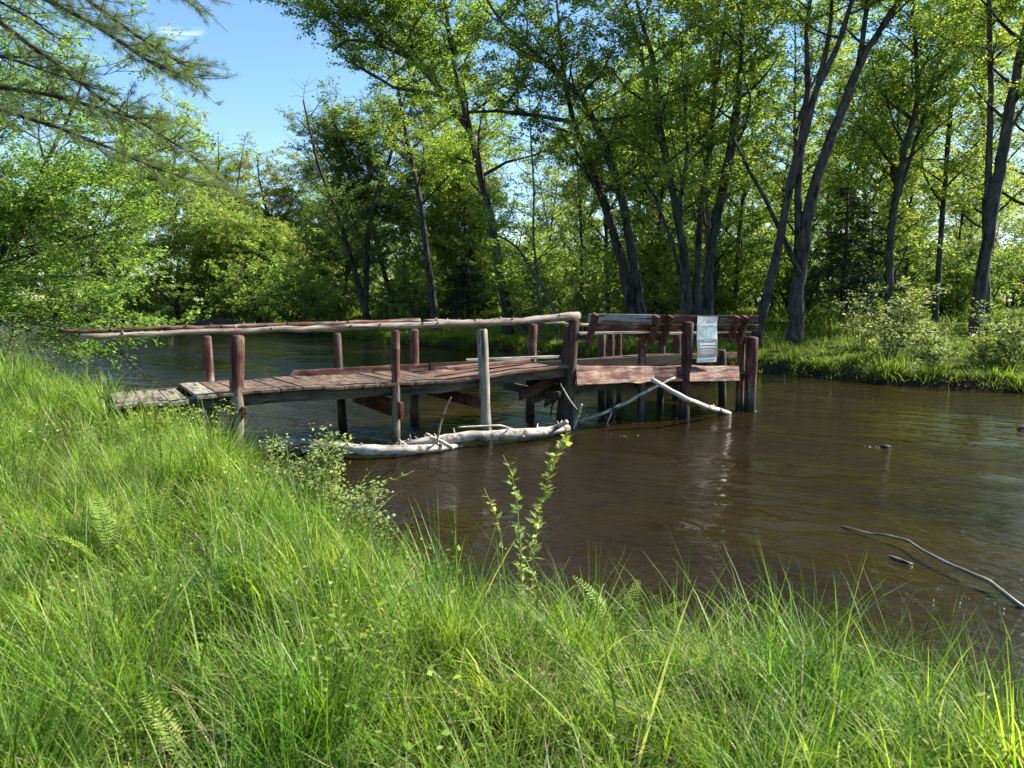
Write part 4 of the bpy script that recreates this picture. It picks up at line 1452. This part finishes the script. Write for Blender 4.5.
# kickboards on the far edge
def upright(pts_top, t, h, th, mat, name, cut=0.0):
    P = [pl(x, y, t) for x, y in pts_top]
    mb = MB()
    for a, b_ in zip(P[:-1], P[1:]):
        c = []
        for e, sh in ((a, cut), (b_, 0)):
            c += [(e[0] - (sh if e is a else 0), t - th / 2, e[2] - h), (e[0] - (sh if e is a else 0), t + th / 2, e[2] - h), (e[0], t + th / 2, e[2]), (e[0], t - th / 2, e[2])]
        mb.hexa(np.array(c, float))
    return mb.build(name, M[mat], bridge, bevel=0.004)


upright([(293, 370.5), (428, 363.4)], WD - 0.06, 0.125, 0.045, "red", "kickboard", 0.12)
upright([(430, 363.2), (508, 359.8)], WD - 0.06, 0.12, 0.045, "red", "kickboard")
upright([(574, 359.5), (640, 354.4), (700, 353.0), (742, 352.5)], WD - 0.06, 0.12, 0.05, "ramp", "kickboard")

# stringers and cross beams
def stringer(t, s0, s1, drop, h, mat="beam"):
    ss = np.linspace(s0, s1, 9)
    mb = MB()
    V, Qd = [], []
    for a in ss:
        z = (znear(a) if a < DECK_END else float(np.interp(a, rs, rz))) - drop
        V += [(a, t - 0.04, z - h), (a, t + 0.04, z - h), (a, t + 0.04, z), (a, t - 0.04, z)]
    for a in range(8):
        b0 = a * 4
        for c in range(4):
            d = (c + 1) % 4
            Qd.append((b0 + c, b0 + 4 + c, b0 + 4 + d, b0 + d))
    Qd += [(0, 1, 2, 3), (35, 34, 33, 32)]
    mb.add(V, Qd)
    mb.build("stringer", M[mat], bridge, bevel=0.004)


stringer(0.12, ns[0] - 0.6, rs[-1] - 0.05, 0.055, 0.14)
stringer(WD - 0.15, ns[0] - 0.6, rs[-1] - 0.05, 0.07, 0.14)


def cross(px_near, s_off, h, t0=-0.16, t1=WD + 0.1, sag=0.0, mat="red"):
    a = pl(px_near[0], px_near[1], t0)
    mb = MB()
    z = a[2] - h / 2
    mb.board((a[0] + s_off, t0, z), (a[0] + s_off, t1, z + sag), 0.05, h)
    mb.build("cross_beam", M[mat], bridge, bevel=0.004)


cross((402, 402.5), 0.0, 0.24)
cross((478, 397.5), 0.0, 0.16, t0=-0.05)
cross((246, 407), -0.02, 0.14, t0=-0.14)
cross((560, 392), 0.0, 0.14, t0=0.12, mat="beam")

# broken boards hanging under the ramp
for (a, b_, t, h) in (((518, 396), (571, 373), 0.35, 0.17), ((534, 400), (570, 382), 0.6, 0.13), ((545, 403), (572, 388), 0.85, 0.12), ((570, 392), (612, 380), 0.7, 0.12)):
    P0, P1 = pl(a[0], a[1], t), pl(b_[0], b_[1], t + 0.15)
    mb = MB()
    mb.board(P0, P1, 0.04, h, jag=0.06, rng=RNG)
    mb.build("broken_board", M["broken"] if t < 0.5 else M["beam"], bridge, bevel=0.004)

# fishing platform at the end
PS0, PS1 = S[570] + 0.02, S[751] + 0.12
pz = pl(640, 366.5, 0)[2]
s = PS0
while s < PS1:
    w = 0.19
    plank(s + 0.005, min(s + w, PS1) - 0.004, pz - 0.21 + RNG.normal(0, 0.004), pz - 0.22 + RNG.normal(0, 0.004), 0.03, WD - 0.1, 0.04, "ramp")
    s += w


def fascia(tl, tr, bl, br, out_bot, mat, lab=None, jag=0.0):
    a, b_ = pl(tl[0], tl[1], -0.07), pl(tr[0], tr[1], -0.07)
    c, d = pl(bl[0], bl[1], -0.07 - out_bot), pl(br[0], br[1], -0.07 - out_bot)
    n = 10
    V, Qd = [], []
    for k in range(n + 1):
        f = k / n
        top = a * (1 - f) + b_ * f
        bot = c * (1 - f) + d * f
        j = RNG.normal(0, jag)
        bot = bot + np.array([0, 0, j])
        V += [bot, top, top + [0, 0.04, 0.01], bot + [0, 0.04, 0.01]]
    for k in range(n):
        b0 = k * 4
        for q in range(4):
            r_ = (q + 1) % 4
            Qd.append((b0 + q, b0 + r_, b0 + 4 + r_, b0 + 4 + q))
    Qd += [(3, 2, 1, 0), (4 * n, 4 * n + 1, 4 * n + 2, 4 * n + 3)]
    mb = MB()
    mb.add(V, Qd)
    o = mb.build("fascia_board", M[mat], bridge, bevel=0.003)
    if lab:
        o["label"] = lab


fascia((576, 366.5), (653, 366.8), (577.5, 386), (655, 382), 0.16, "red_worn", "flaking red fascia board with a ragged lower edge", 0.012)
fascia((653.5, 367), (683, 367), (654.5, 381.6), (683, 381.2), 0.03, "red")
fascia((690, 366.8), (739, 366.4), (690, 381.4), (740, 380.6), 0.13, "red_worn")
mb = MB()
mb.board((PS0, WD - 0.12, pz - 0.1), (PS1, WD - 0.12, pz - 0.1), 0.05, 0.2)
mb.build("stringer", M["shade_beam"], bridge, bevel=0.004)  # far beam added as a dark strip, shade put into its colour
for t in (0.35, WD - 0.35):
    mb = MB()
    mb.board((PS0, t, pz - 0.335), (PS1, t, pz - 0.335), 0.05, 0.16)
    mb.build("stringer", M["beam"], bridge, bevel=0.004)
mb = MB()
r0 = pl(556, 398, 0.5)
mb.tube(np.array([r0, pl(552, 406, 0.5), pl(551, 413, 0.5), pl(550.5, 419, 0.5)]), [0.02, 0.016, 0.012, 0.008], 6)
mb.build("hanging_splinter", M["beam"], bridge, smooth=True)

# benches: their backs turned to us
def bench(x0, x1, y_tops, supports, label, boards, seat_x):
    c = pl((x0 + x1) / 2, 350, 0.2)
    root = empty("bench", O + UV * c[0] + TV * 0.25 + np.array([0, 0, pz]), yaw)
    tag(root, label, "bench")
    off = np.array([c[0], 0.25, pz])
    (t0, b0), (t1, b1) = y_tops
    TT = {0: -0.035, 1: 0.04}
    for i, ((ya, yb), mt) in enumerate(zip((t0, t1), boards)):
        t = TT[i]
        A_, B_ = pl(x0, ya[0], t), pl(x1, ya[1], t)
        h = pl(x0, ya[0], t)[2] - pl(x0, yb[0], t + 0.03)[2]
        mb = MB()
        cc = []
        for e in (A_, B_):
            cc += [(e[0], t + 0.03, e[2] - h), (e[0], t + 0.07, e[2] - h - 0.003), (e[0], t + 0.04, e[2]), (e[0], t, e[2])]
        mb.hexa(np.array(cc) - off)
        mb.build("back_board", M[mt], root, bevel=0.004)
    sz = pl(x0, b0[0], 0.12)[2]
    for k in range(3):
        mb = MB()
        a = pl(seat_x[0], 333, 0.12)[0]
        b_ = pl(seat_x[1], 333, 0.12)[0]
        mb.board(np.array([a, 0.19 + k * 0.155, sz - 0.02]) - off, np.array([b_, 0.19 + k * 0.155, sz - 0.02]) - off, 0.14, 0.04)
        mb.build("seat_board", M["grey_board" if k == 0 else "red"], root, bevel=0.004)
    for (xt, yt, xb, yb) in supports:
        a, b_ = pl(xt, yt, -0.11), pl(xb, yb, 0.08)
        mb = MB()
        mb.board(a - off, b_ - off, 0.05, 0.13, up=(0, 1, 0.2))
        mb.build("support", M["red"], root, bevel=0.004)
        mb = MB()
        e = b_.copy()
        mb.board((e[0] + 0.03, 0.09, sz - 0.08) - off, (e[0] + 0.03, 0.62, sz - 0.08) - off, 0.05, 0.09)
        mb.build("seat_bracket", M["red"], root, bevel=0.004)
        mb = MB()
        mb.board((e[0] + 0.09, 0.58, pz - 0.21) - off, (e[0] + 0.09, 0.58, sz - 0.05) - off, 0.05, 0.1)
        mb.build("leg", M["red"], root, bevel=0.004)
    return root


Y1 = (((313.6, 314.6), (322.2, 323)), ((323.6, 324), (331.2, 331.4)))
bench(590, 661, ((Y1[0], (332.6,)), (Y1[1], (333, ))), [(596, 314, 588, 345), (657, 316, 650, 346)],
      "left bench of the platform, with a weathered grey top back board", ("grey_board", "red"), (580, 664))
Y2 = (((315, 315.8), (322.8, 323.4)), ((324.2, 324.6), (331.6, 331.4)))
bench(662, 759, ((Y2[0], (333.2,)), (Y2[1], (333.2, ))), [(671, 316, 662, 345), (737.5, 316.5, 729.5, 342), (746, 316.5, 738.5, 343)],
      "right bench of the platform, all red, with the notice hung on its back", ("red", "red"), (664, 752))

# ------------------------------------------------------------------ the notice
def sign():
    t = -0.135
    tl, tr, bl, br = pl(698.2, 316.2, t), pl(718.6, 316.4, t), pl(696, 362.8, t), pl(715.8, 361.8, t)
    base = (tl + tr + bl + br) / 4
    root = empty("notice_board", O + UV * base[0] + TV * t + np.array([0, 0, base[2]]), yaw)
    tag(root, "white, teal and grey paper notice hung on the back of the right bench", "notice")

    def pt(u, v, d):                       # u across, v down, d out towards the viewer
        p = (tl * (1 - u) + tr * u) * (1 - v) + (bl * (1 - u) + br * u) * v
        curl = 0.02 * math.sin(v * 5.0 + 0.6) + 0.012 * (u - 0.5) * math.sin(v * 9)
        return p - base + np.array([0, curl - d, 0])

    def sheet(name, rects, mat, d, th=None, parent=root):
        mb = MB()
        for (u0, v0, u1, v1) in rects:
            n = max(1, int((v1 - v0) * 24))
            V, Qd = [], []
            for k in range(n + 1):
                v = v0 + (v1 - v0) * k / n
                V += [pt(u0, v, d), pt(u1, v, d)]
                if th:
                    V += [pt(u1, v, d - th), pt(u0, v, d - th)]
            st = 4 if th else 2
            for k in range(n):
                b0 = k * st
                if th:
                    for q in range(4):
                        r_ = (q + 1) % 4
                        Qd.append((b0 + q, b0 + st + q, b0 + st + r_, b0 + r_))
                else:
                    Qd.append((b0, b0 + 2, b0 + 3, b0 + 1))
            if th:
                Qd += [(0, 1, 2, 3), (n * st + 3, n * st + 2, n * st + 1, n * st)]
            mb.add(V, Qd)
        return mb.build(name, mat, parent)

    def flat(name, stops, sc=3.0):
        return plain_mat(name, stops, sc, 0.5, 0.0)
    white = flat("notice_white", [(0.3, (0.48, 0.5, 0.49)), (0.7, (0.6, 0.61, 0.6))])
    teal = flat("notice_teal", [(0.3, (0.17, 0.26, 0.25)), (0.5, (0.29, 0.39, 0.37)), (0.66, (0.5, 0.55, 0.53))], 7.0)
    grey = flat("notice_grey", [(0.3, (0.13, 0.14, 0.135)), (0.7, (0.19, 0.2, 0.19))])
    sheet("paper", [(0, 0, 1, 1)], white, 0.0, 0.004)
    sheet("picture", [(0.02, 0.215, 0.985, 0.5)], teal, 0.002)
    sheet("text_panel", [(0.005, 0.5, 0.985, 0.885)], grey, 0.003)
    rng = np.random.default_rng(4)
    rows = []
    for (v, h, u0, u1, wl, gp) in ((0.525, 0.012, 0.33, 0.66, 0.06, 0.008), (0.575, 0.05, 0.12, 0.9, 0.075, 0.02), (0.65, 0.034, 0.13, 0.9, 0.05, 0.016), (0.715, 0.014, 0.2, 0.8, 0.04, 0.014),
                                   (0.745, 0.014, 0.16, 0.86, 0.04, 0.014), (0.775, 0.014, 0.12, 0.88, 0.04, 0.014), (0.805, 0.014, 0.2, 0.8, 0.04, 0.014)):
        u = u0
        while u < u1:
            w = wl * rng.uniform(0.5, 1.3)
            rows.append((u, v, min(u + w, u1), v + h))
            u += w + gp
    sheet("print", rows, white, 0.006)
    rows = []
    u = 0.1
    while u < 0.9:
        w = rng.uniform(0.03, 0.07)
        rows.append((u, 0.935, u + w, 0.955))
        u += w + 0.014
    sheet("footer_print", rows, grey, 0.0035)
    # faint diagonal stroke and blue-grey marks in the top corner
    mb = MB()
    V = [pt(0.06, 0.19, 0.0035), pt(0.38, 0.035, 0.0035), pt(0.42, 0.04, 0.0035), pt(0.1, 0.2, 0.0035)]
    mb.add(V, [(0, 1, 2, 3)])
    mb.build("diagonal_stroke", flat("notice_stroke", [(0.3, (0.33, 0.28, 0.3)), (0.7, (0.45, 0.4, 0.4))]), root)
    sheet("heading", [(0.52, 0.06, 0.6, 0.13), (0.68, 0.04, 0.74, 0.14), (0.8, 0.06, 0.9, 0.11), (0.2, 0.2, 0.45, 0.22), (0.55, 0.19, 0.82, 0.215)], teal, 0.0045)


sign()

# ------------------------------------------------------------------ logs and sticks in the water
def log(name, pts, w, mat, label, cat, stubs=0, z0=None, sides=12, extra=(), rough=0.04):
    """pts: (px, py, z) seen along the log's centre line"""
    P = np.array([on_z(a, b_, z) for a, b_, z in pts])
    n = max(10, len(P) * 4)
    Q = np.array([sample_line(P, q)[0] for q in np.linspace(0, 1, n)])
    wv = np.interp(np.linspace(0, 1, n), np.linspace(0, 1, len(w)), w)
    rr = 0.5 * wv * Q[:, 1] / FPX
    Q[1:-1] += RNG.normal(0, 1, (n - 2, 3)) * rr[1:-1, None] * 0.05
    rr = rr * (1 + 0.035 * RNG.normal(size=n))
    mb = MB()
    mb.tube(Q, rr, sides, rough=rough, rng=RNG)
    for _ in range(stubs):
        i = RNG.integers(2, n - 2)
        d = np.array([RNG.normal(0, 0.5), RNG.normal(0, 0.5), RNG.uniform(0.3, 1)])
        d = unit(d)
        mb.tube(np.array([Q[i], Q[i] + d * (rr[i] + 0.02), Q[i] + d * (rr[i] + RNG.uniform(0.03, 0.08))]), [0.016, 0.012, 0.006], 5)
    for e in extra:
        E = np.array([on_z(a, b_, z) for a, b_, z in e[0]])
        mb.tube(E, np.linspace(e[1], e[2], len(E)), 6)
    o = mb.build(name, M[mat], smooth=True)
    tag(o, label, cat)
    return o


log("fallen_log", [(222, 441, 0.16), (262, 443, 0.15), (300, 445, 0.14), (340, 449, 0.12), (375, 450.5, 0.11), (410, 450, 0.09), (440, 447.5, 0.06), (462, 445.5, 0.02)], [12.5, 13, 13, 12.5, 12, 10.5, 8, 4], "birch",
    "thick bleached log lying in the water under the near side of the bridge", "log", 12)
log("fallen_log", [(392, 446, 0.08), (430, 441, 0.13), (465, 436.5, 0.15), (500, 435, 0.15), (540, 432, 0.13), (568, 428, 0.10)], [6, 10, 11, 11, 10, 7], "birch",
    "thinner bleached log with bristling stubs lying right of the thick one", "log", 20)
log("drift_branch", [(518, 438, 0.05), (540, 434, 0.10), (556, 428, 0.16), (567, 421.5, 0.28)], [6, 6, 5.5, 4], "stick",
    "curved grey branch at the end of the thinner log beside the dark post", "branch", 2)
log("drift_branch", [(238, 450, 0.03), (280, 452, 0.03), (318, 453.5, 0.02)], [6, 6, 4], "birch", "short pale branch half sunk in front of the thick log", "branch", 2)
log("drift_stick", [(458, 427.3, 0.24), (500, 425.3, 0.26), (512, 428.8, 0.2), (524, 437, 0.1)], [1.8, 2, 2, 1.8], "stick", "long thin stick lying across the top of the thinner log", "stick", 0, sides=6)
log("drift_stick", [(426, 434, 0.2), (438, 440, 0.16), (453, 448, 0.08)], [3, 3.6, 4], "stick", "short thick stick crossing both pale logs", "stick", 1, sides=6)
log("drift_stick", [(437, 442, 0.15), (440, 425, 0.5), (446, 408, 0.85), (451, 397.5, 1.06)], [2.2, 2, 1.8, 1.3], "stick", "thin stick standing up at a slant from the pale logs", "stick", 0, sides=6)
log("drift_stick", [(399, 440, 0.15), (407, 446, 0.12), (412, 450.5, 0.08)], [2, 2, 1.6], "stick", "small dead twig lying on the thick log by the second post", "stick", 0, sides=5)
log("leaning_branch", [(573, 429, 0.02), (576, 420, 0.17), (579, 411, 0.34), (581.8, 404.5, 0.46)], [4, 3.6, 3.4, 2.4], "stick",
    "short forked branch standing in the water right of the dark post", "branch", 1, sides=7, extra=[([(578.5, 412.5, 0.32), (569, 399, 0.55), (560.5, 384, 0.82)], 0.017, 0.008)])
log("leaning_branch", [(577, 422, 0.02), (600, 414.5, 0.17), (628, 402.2, 0.37), (641, 394, 0.5), (660, 384.5, 0.65), (675, 377.6, 0.76)], [3, 3.2, 3.6, 3.4, 2.8, 2.2], "stick",
    "long thin bleached branch leaning up to the right against the platform", "branch", 2, sides=7, extra=[([(613, 409, 0.26), (610, 416.5, 0.13), (606.5, 424.5, 0.0)], 0.014, 0.01)])
log("leaning_branch", [(652, 379.5, 0.8), (668, 389, 0.63), (685, 398.5, 0.47), (705, 406.5, 0.26), (730, 413.2, 0.0)], [4.5, 5.4, 5.6, 5, 3.4], "stick",
    "stout bleached branch sloping down to the right past the post with the notice", "branch", 2, sides=9)
log("river_branch", [(835.5, 525, -0.01), (851, 528.4, 0.02), (869, 533.6, 0.03), (885, 534.8, 0.05), (908.5, 540.7, 0.07), (921.5, 550, 0.07), (947.5, 563.4, 0.07), (989, 581, 0.07), (1010, 598, 0.04), (1024, 608.5, 0.0), (1050, 622, -0.08)],
    [1.5, 2, 2.2, 2.5, 2.8, 3.2, 3.4, 4, 5, 5.5, 6], "stick_dark", "long crooked branch lying in the water at the right", "branch", 0, sides=9)
log("river_branch", [(885, 555, -0.01), (897, 558.5, 0.015), (908, 563, 0.005), (920, 567, -0.03)], [1.6, 3, 3, 2], "stick_dark", "small dark stick tip poking out of the water below the long branch", "stick", 0, sides=7)
log("river_snag", [(878, 447.5, -0.03), (885, 446.6, 0.02), (892, 447.2, -0.03)], [3, 4.2, 2.5], "bark_dark", "little dark snag breaking the surface in midstream", "snag", 0, sides=7)
log("river_snag", [(1018, 430, 0.0), (1024, 426, 0.06), (1034, 424, 0.02)], [3, 5, 4], "bark_dark", "dark snag at the right edge of the water", "snag", 0, sides=7)

# foam where the current breaks on posts and branches; some flecks paint sun glints
m, nt, N, L = new_mat("foam")
p = N.new("ShaderNodeBsdfPrincipled")
p.inputs["Base Color"].default_value = (0.72, 0.74, 0.74, 1)
p.inputs["Roughness"].default_value = 0.3
o = N.new("ShaderNodeOutputMaterial")
L.new(p.outputs[0], o.inputs[0])
M["foam"] = m
mb = MB()
def foam_glint_line(a, b_, n, spread, size):
    A_, B_ = on_z(*a), on_z(*b_)
    for _ in range(n):
        f = RNG.uniform()
        c = A_ * (1 - f) + B_ * f + np.append(RNG.normal(0, spread, 2), 0)
        w, l = 0.5 * size * RNG.uniform(0.3, 1.2), 0.6 * size * RNG.uniform(0.5, 3)
        k = 7
        ang = np.arange(k) * 2 * math.pi / k
        rr = RNG.uniform(0.7, 1.2, k)
        ring = np.stack([c[0] + np.cos(ang) * l * rr, c[1] + np.sin(ang) * w * rr, np.full(k, -0.001)], -1)
        top = c + np.array([0, 0, RNG.uniform(0.0005, 0.002)])
        mb.add(np.vstack([ring, top]), None, [(i_, (i_ + 1) % k, k) for i_ in range(k)])
foam_glint_line((588, 424), (650, 421), 60, 0.05, 0.016)
foam_glint_line((592, 436), (640, 436), 9, 0.07, 0.006)
foam_glint_line((735, 411.5), (758, 411), 45, 0.05, 0.014)
foam_glint_line((676, 419), (692, 417), 14, 0.04, 0.012)
foam_glint_line((866, 446), (884, 447), 10, 0.04, 0.007)
foam_glint_line((945, 592), (1020, 606), 30, 0.09, 0.004)
foam_glint_line((490, 408), (550, 412), 8, 0.2, 0.006)
foam_glint_line((840, 556), (940, 590), 8, 0.1, 0.005)
tag(mb.build("river_foam_glints", M["foam"], smooth=True), "white flecks of foam where the current breaks on posts and branches, and painted sun glints", "foam", kind="stuff")

# ------------------------------------------------------------------ light
SUN_AZ, SUN_EL = R(70), R(42)
d = Vector((math.sin(SUN_AZ) * math.cos(SUN_EL), math.cos(SUN_AZ) * math.cos(SUN_EL), math.sin(SUN_EL)))
sun = bpy.data.lights.new("sun", "SUN")
sun.energy = 4.9
sun.angle = R(0.53)
sun.color = (1.0, 0.95, 0.86)
so = bpy.data.objects.new("sun", sun)
so.rotation_euler = d.to_track_quat("Z", "Y").to_euler()
so.location = (30, 10, 40)
COL.objects.link(so)

world = bpy.data.worlds.new("World")
scene.world = world
world.use_nodes = True
nt = world.node_tree
N, L = nt.nodes, nt.links
for n in list(N):
    N.remove(n)
sky = N.new("ShaderNodeTexSky")
sky.sky_type = "NISHITA"
sky.sun_disc = False
sky.sun_elevation = SUN_EL
sky.sun_rotation = SUN_AZ
sky.altitude = 200
sky.air_density = 1.0
sky.dust_density = 0.15
sky.ozone_density = 2.5
tc = N.new("ShaderNodeTexCoord")
nz_ = noise(N, L, tc.outputs["Generated"], 1.0, 6, 0.6, 0.3, mapscale=(5, 5, 16))
rr = ramp(N, [(0.66, (0, 0, 0)), (0.8, (1, 1, 1))])
L.new(nz_.outputs[0], rr.inputs[0])
mm = N.new("ShaderNodeMath")
mm.operation = "MULTIPLY"
mm.inputs[1].default_value = 0.6
L.new(rr.outputs[0], mm.inputs[0])
colr = mixc(N, L, mm.outputs[0], sky.outputs[0], (9, 9.3, 9.8))
bg = N.new("ShaderNodeBackground")
bg.inputs["Strength"].default_value = 0.085
hs = N.new("ShaderNodeHueSaturation")
hs.inputs["Saturation"].default_value = 1.12
L.new(colr, hs.inputs["Color"])
L.new(hs.outputs[0], bg.inputs["Color"])
wo = N.new("ShaderNodeOutputWorld")
L.new(bg.outputs[0], wo.inputs[0])

scene.view_settings.view_transform = "Standard"
scene.view_settings.look = "None"
scene.view_settings.gamma = 1.0
scene.view_settings.exposure = 1.66
scene.view_settings.use_curve_mapping = False
scene.render.engine = "CYCLES"
cy = scene.cycles
cy.max_bounces = 9
cy.diffuse_bounces = 5
cy.glossy_bounces = 3
cy.transmission_bounces = 6
cy.transparent_max_bounces = 4
cy.caustics_reflective = False
cy.caustics_refractive = False
cy.sample_clamp_indirect = 6.0
cy.use_denoising = True
try:
    cy.denoiser = "OPENIMAGEDENOISE"
    cy.denoising_input_passes = "RGB_ALBEDO_NORMAL"
except Exception:
    pass
